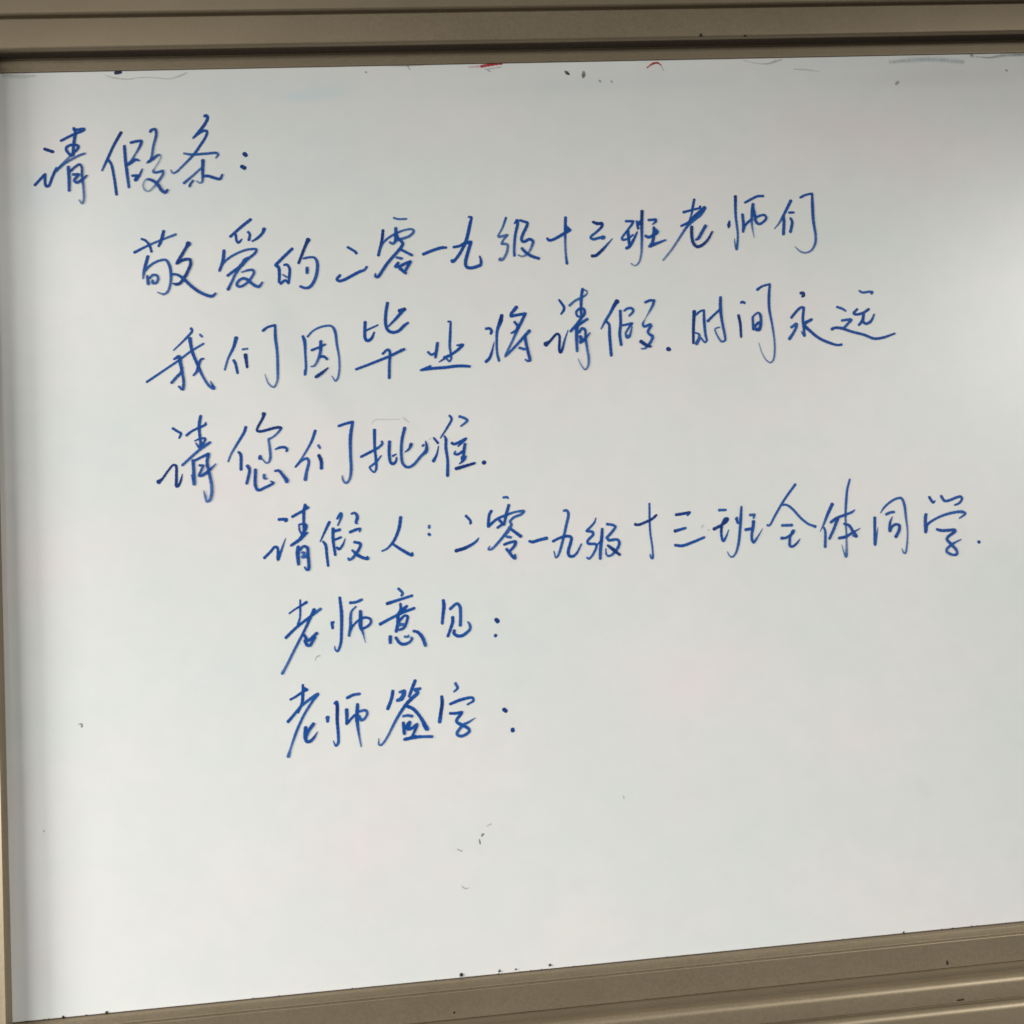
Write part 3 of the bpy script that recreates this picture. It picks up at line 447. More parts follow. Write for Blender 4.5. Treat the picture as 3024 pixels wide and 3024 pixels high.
    (3, '远', '1149.0,859.0,2.9,70 1153.2,856.6,3.2,70 1163.0,857.2,3.2,70 1167.4,856.6,3.2,70 1166.0,854.7,3.9,70;1114.8,837.6,3.4,70 1121.8,834.9,3.4,70 1126.7,831.5,2.7,70;1143.1,833.2,3.2,88 1137.6,827.4,3.4,88 1141.9,825.9,3.4,88 1151.8,828.0,3.4,88 1159.6,832.5,3.7,88;1151.7,826.4,3.7,88 1149.1,816.9,4.2,88 1143.2,810.8,3.2,88;1150.4,821.7,3.5,88 1150.4,814.5,3.5,88 1154.2,812.3,3.7,88 1161.1,815.6,3.7,88 1166.9,825.0,2.3,88;1119.7,818.2,3.2,75 1131.5,819.1,3.7,75 1133.4,818.3,3.7,75! 1125.9,811.6,3.4,75 1121.9,807.8,3.4,75;1104.1,806.6,4.0,88 1108.7,808.4,3.4,88 1117.4,807.6,4.0,88 1133.0,801.7,3.5,88 1148.6,797.0,3.5,88 1163.3,790.8,3.5,88 1176.4,791.8,3.5,88 1193.1,796.6,2.6,88'),
    (4, '请', '215.4,715.2,3.0,88 220.9,711.2,3.0,88 225.4,707.9,3.0,88 224.3,704.4,3.0,88 222.7,701.9,2.0,88;195.1,646.6,5.6,100 199.5,650.0,2.9,100 207.6,660.5,2.6,100 214.3,667.5,2.6,100 217.4,666.6,3.0,100 217.6,651.9,3.3,100 217.6,639.5,3.6,100 220.3,641.1,3.0,100 223.5,648.6,2.4,100 225.1,655.1,1.0,100;232.4,705.1,3.2,88 239.4,710.3,2.8,88 252.4,715.9,3.1,88 256.8,718.2,3.1,88 257.1,720.8,1.9,88;251.2,729.6,3.6,88 248.9,717.9,3.6,88 248.9,706.8,3.3,88 249.6,697.9,3.3,88 250.0,690.5,3.6,88;242.4,697.2,1.6,88 248.2,699.5,2.6,88 255.7,699.8,2.6,88 254.8,696.1,2.6,88 250.7,691.2,3.6,88;243.7,694.5,1.6,88 247.8,688.4,3.2,88;261.6,694.3,3.3,75 255.0,690.2,3.6,75 245.4,683.4,3.2,75 225.6,666.5,3.0,75;239.3,672.0,3.9,88 239.6,661.7,3.6,88 239.5,641.1,4.2,75;237.1,653.0,1.9,88 238.6,646.3,2.9,88;240.7,671.5,2.9,88 250.1,675.8,2.9,88 259.4,679.7,3.6,88! 257.0,669.5,3.5,88 258.6,656.9,3.5,88 261.4,638.4,3.6,70 260.9,626.7,3.6,70 258.5,619.6,3.3,60 254.8,617.6,2.6,60 253.0,624.3,2.9,60 251.3,632.0,1.2,60;247.2,665.3,2.9,88 252.1,664.6,2.9,88! 245.9,651.8,2.9,88! 249.1,651.6,3.3,88 258.6,657.6,3.6,88 267.9,666.1,1.3,88'),
    (4, '您', '307.8,711.8,3.9,88 305.8,706.0,3.6,88 295.7,690.2,3.1,75 288.0,678.1,2.8,55 283.7,668.4,2.5,55;297.1,679.8,2.8,88 299.5,677.1,3.6,88 299.3,656.8,3.6,88;331.6,728.1,5.0,100 330.3,723.3,3.2,100 322.5,709.6,2.9,100 322.2,706.3,2.9,100 325.9,705.3,3.4,100 347.7,709.4,3.4,100 352.6,708.7,3.1,100 348.1,702.3,2.8,60 340.6,696.4,2.6,60 335.9,694.9,2.9,60! 337.1,682.8,3.2,60 337.1,669.5,3.1,75 334.8,664.4,2.5,55 331.9,663.5,2.2,55 327.8,667.8,1.9,55 325.4,670.9,1.9,55;324.4,672.8,4.1,88 323.9,669.8,4.1,88;344.2,680.9,2.0,88 350.1,682.9,3.2,88 356.6,682.6,3.2,88 359.2,679.8,2.9,88 358.2,677.6,2.9,88;307.7,661.1,4.2,88 310.0,656.2,3.5,88 308.2,646.8,3.3,88 305.6,638.1,3.2,88;317.5,655.4,3.8,88 316.9,633.8,3.6,88 320.2,628.8,3.5,88 328.3,631.6,3.2,88 339.3,637.2,3.2,88 336.2,639.6,1.6,88;328.3,648.2,3.5,70 328.5,644.1,3.6,70 331.7,642.8,2.0,70;342.5,652.6,2.9,88 347.2,652.7,3.1,88 352.0,646.5,3.5,88 356.7,639.2,4.8,88 356.6,637.7,4.4,88'),
    (4, '们', '396.4,702.3,3.8,88 391.0,688.8,3.2,80 378.4,668.7,2.6,55 368.7,656.3,2.5,70;369.8,657.3,2.5,88 377.4,664.3,2.8,70 384.4,666.5,3.4,70 386.1,662.3,3.5,70 382.4,648.5,3.7,70 380.5,639.0,4.5,70;399.4,683.2,3.2,60 401.4,679.3,3.2,60;399.4,669.8,4.1,100 402.0,662.2,4.0,100 401.8,652.6,4.0,85;426.9,707.1,3.3,88 435.1,709.6,3.3,88 445.3,711.7,3.4,88! 441.4,692.1,4.1,88 440.2,669.8,3.5,80 439.8,647.5,3.4,80 436.9,635.7,3.1,60 432.3,631.5,2.6,60 428.9,635.4,2.6,60 428.0,641.8,1.3,60'),
    (4, '批', '473.0,699.4,4.0,88 472.0,675.5,3.3,88 472.7,660.5,3.4,88 472.3,647.9,3.1,75 469.5,643.9,2.5,75 464.7,648.3,2.2,75 463.9,650.6,2.7,75! 472.5,656.8,3.1,75 479.9,665.0,1.8,75;453.5,664.9,3.1,88 465.9,670.6,3.3,88 478.0,676.7,3.1,80 482.3,681.3,3.1,80 481.5,683.9,2.4,80;491.6,682.7,4.0,88 490.3,667.0,3.6,88 491.5,655.7,3.6,88 494.3,653.3,3.6,88 498.1,656.1,3.0,88 499.7,661.3,2.2,88;494.9,663.8,2.8,80 499.0,665.8,2.1,80;512.5,700.3,3.9,88 507.9,684.0,3.4,88 506.0,664.6,3.4,80 507.5,652.6,3.4,80 513.1,647.8,3.3,80 520.6,650.4,3.3,80 531.6,661.7,3.3,75 538.3,667.7,4.8,90 539.8,674.0,3.3,90 538.7,680.9,1.8,90;519.7,678.1,4.3,88 516.8,672.3,3.0,88 511.3,668.1,1.6,88;534.7,675.1,3.0,88 536.2,676.6,2.1,88'),
    (4, '准', '549.7,684.8,2.7,88 554.8,677.7,3.1,88;555.3,673.2,1.6,88 552.4,662.8,2.7,88 547.4,654.1,4.3,88;572.3,713.4,2.9,88 574.8,709.1,3.1,88 568.0,697.4,2.8,88 558.6,684.3,1.8,88;563.9,686.3,2.5,88 565.5,682.4,3.6,88 564.8,671.2,3.6,88 566.0,653.8,3.4,88 564.7,633.7,4.0,88;585.3,711.6,3.3,70 591.8,709.0,3.3,70 595.2,705.8,3.3,70 586.7,698.7,2.5,70;573.0,676.8,3.4,88 575.5,675.1,3.4,88 592.3,681.8,3.3,88! 586.0,676.8,3.6,88 580.9,671.8,1.8,88;590.3,674.3,3.6,88 588.3,666.1,3.9,88 585.9,652.7,3.7,88 581.2,648.5,1.5,88;577.1,666.0,1.6,88 575.8,662.3,3.0,88 579.1,661.2,3.0,88 587.5,665.4,3.3,88;584.8,657.3,3.3,88 586.8,654.9,6.3,88 589.6,657.8,3.3,88;576.4,642.4,4.3,100 585.4,644.5,3.9,100 601.3,648.5,3.1,100'),
    (4, '．', '613.1,648.2,4.9,100 614.4,648.8,4.9,100'),
    (5, '请', '344.2,589.2,3.6,88 353.6,589.2,3.6,88! 354.2,587.5,3.2,88 352.0,586.2,2.6,88;323.7,540.9,3.4,88 331.5,548.0,3.2,88 337.9,554.3,3.2,88 340.7,552.9,3.2,88 340.7,537.3,3.7,88! 344.3,545.8,2.9,75 347.6,554.3,2.6,75 351.6,564.3,1.0,75;361.6,591.8,3.3,88 374.9,598.4,3.2,88 383.4,602.5,2.0,88;378.5,606.3,3.3,88 376.7,598.6,3.8,88 375.7,583.3,3.3,88 375.2,568.7,3.2,88;379.1,604.0,4.1,88 381.9,602.7,2.6,88;370.4,581.4,2.2,88 375.5,581.5,2.5,88 378.8,579.4,3.2,88 377.3,574.4,3.6,88 373.4,568.0,3.2,88;369.5,581.1,2.0,88 370.0,573.4,2.2,88 373.3,567.7,2.9,88;379.6,569.9,2.5,88 373.3,565.9,5.1,88 370.2,562.4,4.1,88 358.3,554.7,3.3,88;367.2,552.7,4.0,88 366.1,544.4,4.8,88 366.4,529.8,3.6,88;368.8,547.9,3.0,88 374.0,552.7,2.9,88 378.3,550.9,3.6,88 379.1,539.9,3.6,88 378.6,522.5,3.6,88 376.1,522.7,2.9,88 373.8,526.1,1.6,88;371.5,544.8,2.9,70 374.7,544.2,2.9,70 372.3,538.9,3.6,70 378.4,540.0,3.6,70'),
    (5, '假', '408.3,581.7,3.9,88 403.1,572.1,3.1,88 395.5,557.5,1.7,88;399.1,557.3,2.6,88 402.1,552.4,3.6,88 402.9,539.9,3.3,88 403.9,525.6,3.0,88;412.6,573.0,3.9,88 411.9,559.8,3.6,88 412.7,548.8,3.3,88 413.7,539.2,3.2,88;414.6,569.9,3.6,88 421.2,571.3,3.6,70;414.7,558.9,2.9,88 422.1,561.4,2.9,88;418.7,585.8,2.9,80 423.7,592.2,3.9,80 424.2,588.4,2.9,80 418.9,577.0,2.0,80;416.3,548.6,2.8,88 418.7,546.2,3.2,88 423.7,551.0,2.8,88 427.5,559.6,0.9,88;437.4,591.0,2.6,88 441.1,592.2,2.5,88 444.5,587.2,3.9,88 442.6,579.2,3.4,88 444.0,577.7,2.0,88;434.0,567.3,3.5,88 442.9,570.4,3.4,88 447.4,570.7,2.9,88 446.3,567.2,2.2,70;439.1,554.1,3.3,88 446.5,551.4,3.4,88 445.8,547.4,3.3,88 440.4,539.0,3.6,88 433.5,532.1,3.0,70 430.8,531.9,3.0,70 430.0,533.8,2.5,70;435.6,543.7,2.5,88 441.1,538.2,4.1,88 448.1,533.4,3.6,88 454.9,531.8,3.9,88 454.3,534.4,2.2,88'),
    (5, '人', '500.4,582.4,4.1,88 497.4,568.5,4.0,88 489.9,552.8,3.4,88 480.6,543.1,2.6,70 473.9,540.2,2.3,70;488.2,548.5,2.9,88 500.1,539.6,3.7,88 512.1,532.8,4.0,88 512.4,535.5,2.6,88'),
    (5, '：', '536.7,569.2,3.7,60 536.5,567.0,3.7,60;535.4,558.7,3.5,80 536.7,557.4,3.5,80'),
    (5, '二', '585.3,579.5,3.3,88 590.4,573.2,3.1,88 591.0,570.2,3.1,88 590.2,569.0,2.8,88;569.3,534.5,4.3,100 581.5,537.5,4.1,100 592.9,542.7,3.4,80 597.5,546.1,3.0,80 600.1,549.5,1.5,80'),
    (5, '零', '636.2,600.7,3.1,70 640.6,600.9,3.1,70 642.4,599.3,2.4,70;619.0,583.8,3.7,88 616.1,579.1,3.6,88 613.5,563.5,3.7,88! 625.3,572.6,3.4,80 637.5,577.1,3.3,80 651.2,580.8,2.8,65 661.7,580.9,3.7,65 658.4,577.4,3.4,65 647.7,573.5,3.4,65 642.5,567.9,3.3,65 644.2,565.5,3.0,65 641.5,559.7,4.8,65 630.2,547.0,3.4,75 615.2,533.5,3.0,60 611.9,534.1,2.7,60 613.7,537.7,1.5,60;642.5,590.3,3.4,88 638.4,578.6,3.9,88 634.4,564.6,3.0,88;628.9,570.9,3.4,88 633.0,566.2,3.4,88;625.7,561.4,3.1,88 633.8,566.5,3.4,88;643.7,558.1,3.4,88 649.3,553.3,3.7,88 655.3,548.1,4.0,88;637.1,548.8,3.4,65 642.2,547.6,3.4,65;632.7,538.7,3.3,88 641.0,541.2,3.4,88 648.1,541.5,3.6,88 646.7,537.1,3.7,88 640.2,530.1,3.1,88;635.6,532.6,3.4,88 645.5,520.1,4.0,88 646.2,524.9,2.2,88'),
    (5, '一', '666.3,541.1,3.3,88 670.7,539.9,3.9,88 678.4,541.7,3.9,88 689.7,543.7,4.2,75'),
    (5, '九', '714.8,578.5,3.2,70 718.6,578.6,3.3,70 720.6,574.4,3.6,70 716.3,558.1,3.6,70 711.4,542.0,3.4,70 705.7,525.9,3.3,70 702.1,518.7,2.7,60 699.8,517.4,2.4,60 697.8,525.7,1.8,60;697.6,539.1,3.4,88 706.9,543.0,3.3,88 716.1,544.7,3.7,88 722.0,542.8,3.6,88 720.6,535.5,3.9,88 716.9,525.2,3.9,88 717.2,519.3,3.9,88 721.6,517.5,3.6,88 727.1,520.9,3.1,75 734.8,533.1,1.9,75'),
    (5, '级', '756.9,566.2,1.5,88 754.2,560.3,2.7,75 742.8,549.8,3.2,75! 751.0,547.8,3.5,75 751.5,544.8,3.5,75 743.3,536.3,3.4,75 743.8,533.3,3.4,75 753.5,531.8,3.4,75 754.9,529.6,3.1,75 747.8,516.6,3.0,70 743.0,513.2,3.0,70 740.9,514.8,2.4,70;764.1,551.5,3.3,88 762.4,538.8,4.1,88 759.7,524.0,4.2,75 758.4,512.2,3.6,75;764.5,541.7,1.7,88 760.6,535.2,2.3,88 754.9,530.3,2.2,88;771.0,557.4,3.3,75 778.8,555.5,3.2,75 781.9,553.3,3.2,75 779.9,549.8,3.5,75 769.2,539.2,3.5,75! 772.0,536.0,3.8,75 782.6,536.1,3.3,75 785.4,532.9,3.6,80 783.3,525.6,3.6,80 774.2,516.4,3.2,65 768.9,515.2,2.8,65 766.8,518.4,2.5,65 767.0,524.7,1.7,65;769.9,529.0,3.3,88 777.7,522.2,4.4,100 784.8,515.7,3.2,100'),
    (5, '十', '830.1,581.1,2.7,70 828.6,558.1,2.7,70 828.1,543.1,2.7,75 829.4,518.2,2.4,65 828.3,508.5,3.5,65 826.1,510.1,2.6,65 825.4,513.9,1.4,65;808.8,554.8,3.6,100 812.2,553.8,3.3,100 823.1,556.9,3.2,100 832.6,560.9,3.2,100 838.3,565.4,2.9,100'),
    (5, '三', '865.1,564.2,3.8,100 874.4,565.0,3.5,100 884.1,566.3,3.5,100! 880.3,562.5,2.6,70;861.7,542.5,4.1,100 876.5,545.7,3.2,70;860.1,523.8,3.5,88 869.9,522.4,3.8,88 885.6,526.7,3.5,88 900.7,531.8,3.2,70'),
    (5, '班', '923.9,566.8,3.5,70 933.2,566.6,3.1,70;914.7,541.9,4.0,100 926.0,546.9,3.5,100 933.4,551.8,3.5,100 934.8,554.7,3.1,100 931.4,555.1,3.1,100 927.8,549.8,3.5,100 925.3,543.9,3.4,100 924.2,531.8,3.5,80 926.0,525.3,3.5,80 929.9,530.0,2.7,80 934.6,539.5,1.2,80;945.1,553.3,2.3,88 947.7,555.5,2.3,88 947.2,550.9,3.5,88 948.1,547.8,3.1,88;954.8,569.5,2.8,88 952.7,555.2,3.8,88 949.9,537.8,3.5,80 945.9,519.1,3.4,75 941.0,507.4,2.7,60 935.9,503.1,2.4,60 932.3,505.6,1.8,60 930.3,510.7,1.1,60;965.7,557.8,3.5,70 972.0,557.7,3.5,70! 970.0,553.4,2.5,70;969.6,548.8,4.3,88 968.0,540.5,3.8,88 965.7,532.3,3.5,80 965.3,524.0,3.4,80 967.0,520.9,3.4,80 971.3,525.2,2.8,70 981.0,538.2,0.9,70;957.8,538.5,4.0,88 968.0,539.6,3.4,88'),
    (5, '全', '1031.9,595.3,3.3,80 1015.1,575.9,3.1,75 1000.7,556.1,3.1,75 990.8,542.2,2.9,65 988.1,542.7,2.8,65;1012.1,568.8,3.1,70 1016.7,568.5,2.9,70 1023.3,563.9,3.4,70 1036.0,548.6,3.1,70 1045.4,540.4,3.1,70 1050.6,538.2,3.1,70 1054.0,536.8,4.0,70;1008.2,541.1,3.4,70 1021.9,540.7,3.7,70;1005.8,524.1,3.7,88 1011.7,524.2,3.2,88 1020.7,528.9,3.7,88 1023.5,533.3,4.5,88 1019.0,527.5,3.2,88 1016.8,520.0,3.4,85 1016.7,512.8,3.4,85 1020.7,512.2,3.2,85 1026.6,516.4,2.8,85 1031.4,521.6,1.2,85'),
    (5, '体', '1080.6,565.5,4.4,88 1072.5,551.8,3.9,88 1065.6,538.4,2.8,60 1060.0,529.7,0.9,60;1066.0,534.6,2.8,70 1067.1,529.9,3.4,70 1065.0,508.7,3.9,70;1108.4,597.8,2.7,70 1103.4,583.8,3.1,75 1100.1,567.0,3.4,75 1097.3,547.2,3.0,55 1096.0,522.8,2.6,45 1094.3,502.3,3.1,50 1092.6,494.0,3.9,60 1090.1,500.2,1.7,60 1088.4,510.3,0.8,60;1076.1,541.2,3.6,88 1084.6,546.5,3.4,88 1097.6,550.3,3.3,88 1107.4,553.5,3.1,70 1111.0,556.0,1.7,70;1086.0,545.6,4.3,88 1081.0,535.2,3.6,88 1072.0,519.3,3.4,88;1094.4,538.2,3.3,88 1100.8,535.5,3.6,88 1106.2,526.0,3.9,88 1109.5,520.4,3.9,88 1104.9,521.3,2.0,88;1085.3,519.2,3.6,88 1094.6,520.6,3.9,88 1104.5,525.3,3.3,88 1116.0,530.6,1.1,88'),
    (5, '同', '1138.1,543.6,4.1,88 1136.2,525.7,3.6,88 1134.7,507.4,3.9,70 1137.8,517.9,2.5,70 1141.1,530.4,0.8,70;1146.7,549.3,1.1,88 1152.2,556.3,2.8,75 1162.6,564.1,3.0,75 1172.6,568.2,3.0,75 1178.2,567.9,3.3,75 1181.3,559.2,3.6,75 1181.8,542.1,3.0,65 1182.1,522.9,2.2,50 1179.4,505.3,2.5,60 1175.7,493.3,2.6,60 1173.4,494.2,2.3,60 1171.5,500.1,0.9,60;1154.4,547.3,3.6,75 1160.3,549.6,3.3,75 1165.9,550.0,3.3,75;1162.8,543.7,1.1,88 1158.8,535.8,3.4,88 1157.2,524.4,3.7,88 1160.5,529.6,3.4,88 1166.5,533.0,3.4,88 1171.1,531.2,3.8,88 1170.4,525.1,3.9,88 1164.7,516.2,4.1,88'),
    (5, '学', '1217.8,567.1,3.9,88 1222.6,559.7,3.5,88 1225.5,561.8,1.7,88;1234.8,567.7,3.8,80 1238.5,561.2,3.6,80 1242.5,560.6,3.5,80 1262.4,565.3,3.5,80 1264.1,562.8,3.5,80 1259.8,556.9,3.2,80 1252.6,554.2,2.4,80;1210.4,543.7,4.4,88 1208.9,537.4,4.1,88 1207.4,519.8,4.1,88;1208.4,522.0,3.8,88 1210.9,529.6,3.3,88 1225.4,538.0,3.1,75 1246.2,543.7,3.5,75 1262.4,544.3,3.8,70 1266.2,541.7,3.3,70 1257.4,536.0,2.1,70;1223.7,522.6,3.6,88 1229.9,520.7,3.8,88 1248.8,520.7,3.8,88! 1249.0,518.8,3.9,88 1237.7,511.0,3.6,88 1236.5,507.9,3.6,88 1242.1,500.7,3.9,88 1248.4,491.8,3.5,75 1247.9,487.2,3.5,75 1242.2,486.8,3.4,75 1234.6,491.1,3.4,75 1234.2,494.2,3.4,75 1242.1,500.7,3.6,75 1255.7,506.8,1.6,75'),
    (5, '．', '1281.1,502.1,4.3,85 1281.6,501.4,4.3,85'),
    (6, '老', '366.3,484.2,2.2,88 365.9,474.8,2.6,88 364.9,461.9,2.6,75 362.0,453.4,3.0,75;351.6,467.8,2.0,88 358.6,472.4,2.3,88 367.4,476.9,2.7,88 374.0,480.7,3.6,88;345.9,437.3,3.6,88 359.6,449.3,3.4,88 376.6,461.1,3.3,88 391.4,470.9,3.6,60;383.2,470.4,4.2,88 379.6,463.8,3.6,88 370.1,445.7,3.1,88 356.1,421.6,3.0,75 344.5,401.0,3.1,60 339.1,392.4,3.5,70;369.1,439.3,3.1,88 371.3,434.1,4.0,88 369.8,431.3,4.0,88;384.9,440.3,3.7,88 373.7,431.8,3.3,88 370.2,432.0,3.7,88 372.0,426.5,3.7,88 375.2,425.2,3.4,88 379.4,430.7,3.6,88 382.5,435.5,3.3,88'),
    (6, '师', '404.8,452.7,3.6,88 405.5,445.4,3.4,88;407.0,453.2,2.7,88 405.4,450.5,2.7,88;416.5,483.7,3.3,88 417.6,464.1,4.0,88 416.5,442.5,3.6,88 414.4,424.6,3.3,85 410.0,415.9,3.0,70 407.3,417.9,2.1,70 406.8,422.3,1.3,70;429.4,476.3,3.5,80 436.3,476.6,3.2,80 444.4,479.3,3.6,70;436.3,470.8,2.2,70 430.6,465.3,2.7,70 428.8,457.5,3.3,70 428.2,446.7,3.6,70 425.7,434.6,3.4,70;427.9,441.7,3.3,88 431.8,447.2,2.6,88 440.1,454.6,2.6,88;441.8,464.6,3.8,88 441.6,455.2,4.6,88 441.0,445.1,4.6,88 443.5,437.0,2.7,70 446.0,423.8,0.7,50;443.8,455.8,2.9,88 448.9,456.1,3.0,88 454.4,452.9,3.0,88 453.4,447.9,3.0,88 448.2,443.9,3.0,88 443.0,442.1,3.0,88'),
    (6, '意', '492.1,490.3,3.3,75 497.2,483.8,3.3,75 495.2,481.0,2.8,75;476.5,472.0,4.1,100 486.8,474.6,3.6,80 508.9,480.1,3.3,75;466.0,446.3,3.8,88 478.3,452.0,3.5,80 493.1,458.2,3.6,80 510.9,463.9,3.5,80;493.5,470.5,3.2,88 493.4,463.3,3.6,88 490.2,457.7,3.9,88;501.3,467.1,3.6,88 494.7,461.0,5.1,88;489.4,456.3,4.3,88 488.7,445.4,4.1,88 486.0,435.5,3.9,88;491.1,448.9,3.2,88 498.0,455.0,2.9,88 501.7,454.0,3.2,88 499.7,446.1,3.3,88 496.4,439.8,3.3,88 490.4,437.3,3.0,88;490.9,444.6,4.3,60 495.9,443.5,4.1,60;478.0,429.5,4.3,88 477.6,421.6,3.9,88;485.2,427.6,3.5,88 489.5,420.8,3.6,88 494.4,418.6,3.8,88 501.8,420.6,3.2,75 505.6,424.7,3.0,75 505.0,426.2,3.0,75;496.4,428.2,3.2,60 500.8,427.9,3.2,60 501.6,429.7,2.0,60;508.4,434.6,3.3,88 513.4,432.8,3.6,88 518.8,425.9,4.2,88 522.5,414.8,3.9,75'),
    (6, '见', '548.9,471.2,4.1,88 549.2,463.9,4.4,88 547.4,453.0,3.9,88 545.6,441.5,3.6,75;557.0,459.7,3.6,75 566.5,466.0,3.4,75 569.9,461.7,4.1,75 570.1,452.2,3.9,75 568.8,437.7,3.9,75;559.6,448.6,3.9,88 559.2,442.8,3.9,88 555.7,433.5,3.5,88 551.8,424.7,3.2,88;560.7,431.4,3.8,88 560.1,428.1,3.9,88 563.9,424.6,3.9,88 569.7,424.2,3.9,88 577.3,428.4,3.6,75 581.2,432.5,3.8,65 580.9,438.3,3.2,65 578.9,441.4,2.0,65'),
    (6, '：', '615.8,441.9,5.1,100 617.7,439.5,5.1,100;613.3,421.5,4.5,90 613.7,421.2,4.5,90'),
    (7, '老', '364.2,376.4,2.7,88 363.6,363.3,3.8,88 362.0,353.4,3.5,88 356.5,342.5,3.2,88;347.8,359.1,2.8,88 353.9,361.8,2.8,88 362.7,366.9,3.1,88 369.9,369.9,2.7,88;365.1,372.4,3.5,88 368.5,369.9,3.5,88;343.6,331.8,3.7,88 349.2,337.4,3.4,88 361.9,350.6,3.3,75 382.4,363.3,3.8,75 375.6,355.2,3.1,75 363.3,337.7,3.0,75 353.2,318.0,3.1,80 345.2,298.2,2.5,60 341.9,288.7,4.3,65;365.1,322.8,4.0,88 364.2,311.5,4.6,88 365.3,305.8,3.8,88 368.8,304.8,3.8,88 374.7,309.3,3.2,88 379.6,316.3,1.0,88;375.2,326.6,4.0,88 369.5,319.6,3.8,88 364.9,311.5,3.4,88'),
    (7, '师', '393.2,333.0,5.0,80 393.0,328.2,3.5,80;403.0,350.0,3.3,88 405.6,351.6,3.6,88 406.0,345.8,4.1,100 405.0,328.2,3.8,100 405.5,310.4,3.5,80 404.6,299.9,3.4,70 401.6,297.3,3.1,70 398.8,303.5,1.1,70;419.0,355.9,3.6,88 427.7,359.2,3.3,88 435.3,359.7,3.4,60;417.5,341.1,4.3,88 417.4,332.9,3.8,88 416.5,323.0,3.1,88! 427.1,333.6,2.8,88;431.7,346.8,3.8,88 430.1,329.8,4.7,88 430.9,313.4,3.0,75 433.4,293.7,1.8,55;433.4,337.7,3.1,70 440.9,338.6,3.3,70 443.3,335.9,3.3,70 440.4,329.0,3.1,70 435.9,326.5,3.3,70 432.7,331.7,3.6,70'),
    (7, '签', '477.3,360.1,4.0,88 475.3,351.3,3.9,88 469.5,338.2,3.9,88;485.8,358.1,2.9,75 492.0,359.0,4.0,75 491.0,355.2,5.3,75 487.5,349.7,5.3,75 482.3,347.9,3.6,75;506.4,371.2,4.0,88 501.9,361.5,3.9,88 497.7,351.8,3.3,88;512.3,360.7,3.5,70 506.1,359.4,4.3,70 508.7,356.0,4.3,70 499.6,348.1,4.3,90 492.0,340.8,4.0,90 479.5,323.9,3.3,75 466.8,302.8,2.7,60 459.1,293.8,2.6,60 456.1,294.1,2.6,60 456.1,301.5,1.3,60;494.1,339.9,4.0,88 501.8,335.7,3.9,88 510.4,324.4,3.7,88 517.5,309.5,5.4,80;514.1,314.1,3.6,88 518.5,308.7,4.0,75;488.7,327.5,3.0,70 494.1,328.1,3.3,70 499.8,326.7,3.6,70;488.2,319.3,3.6,88 488.8,305.4,4.1,88;489.1,311.0,3.1,88 496.5,319.7,3.4,88 494.2,311.3,4.7,88 498.9,311.7,3.3,88 505.6,316.2,3.3,88 499.0,301.7,3.1,88;488.4,298.3,3.7,88 501.8,300.1,4.3,88 512.6,299.9,3.3,75 523.7,299.1,3.6,75'),
    (7, '字', '539.1,348.7,3.7,88 539.3,340.8,4.2,100 536.6,327.4,4.2,100 534.5,316.8,4.7,75;557.8,363.9,3.6,70 560.0,357.9,3.5,70 555.0,353.3,2.0,70;549.3,338.2,3.3,88 563.0,342.6,3.8,88 578.4,344.0,3.3,75 579.6,340.6,3.3,75 571.3,335.9,2.3,75;548.5,326.5,3.2,88 556.1,326.0,3.6,88 564.0,326.9,3.6,88! 561.8,324.0,3.6,88 556.3,317.3,3.7,80 556.8,314.4,3.7,80 563.8,310.2,3.9,80 571.4,304.7,3.6,75 571.4,301.8,3.6,75 564.4,297.3,3.6,75 558.6,297.1,3.6,75 555.6,300.2,3.6,75 558.4,304.9,3.6,75 563.8,310.2,3.6,75 572.0,313.9,3.0,65 580.0,318.2,1.2,65'),
    (7, '：', '618.1,326.1,4.8,100 620.5,324.0,4.8,100;627.6,300.3,4.8,95 627.5,298.5,4.8,95'),
]
for ln, ch, txt in CHARS:
    kind = {'：': 'handwritten_colon', '．': 'handwritten_full_stop'}.get(ch, 'handwritten_character')
    o = link(kind, ink_mesh(parse(txt), 0.20, width=1.15), INK, surface)
    what = {'：': 'colon', '．': 'full stop'}.get(ch, 'character ' + ch)
    o['label'] = 'blue handwritten %s in the %s of the note' % (what, LINES[ln])

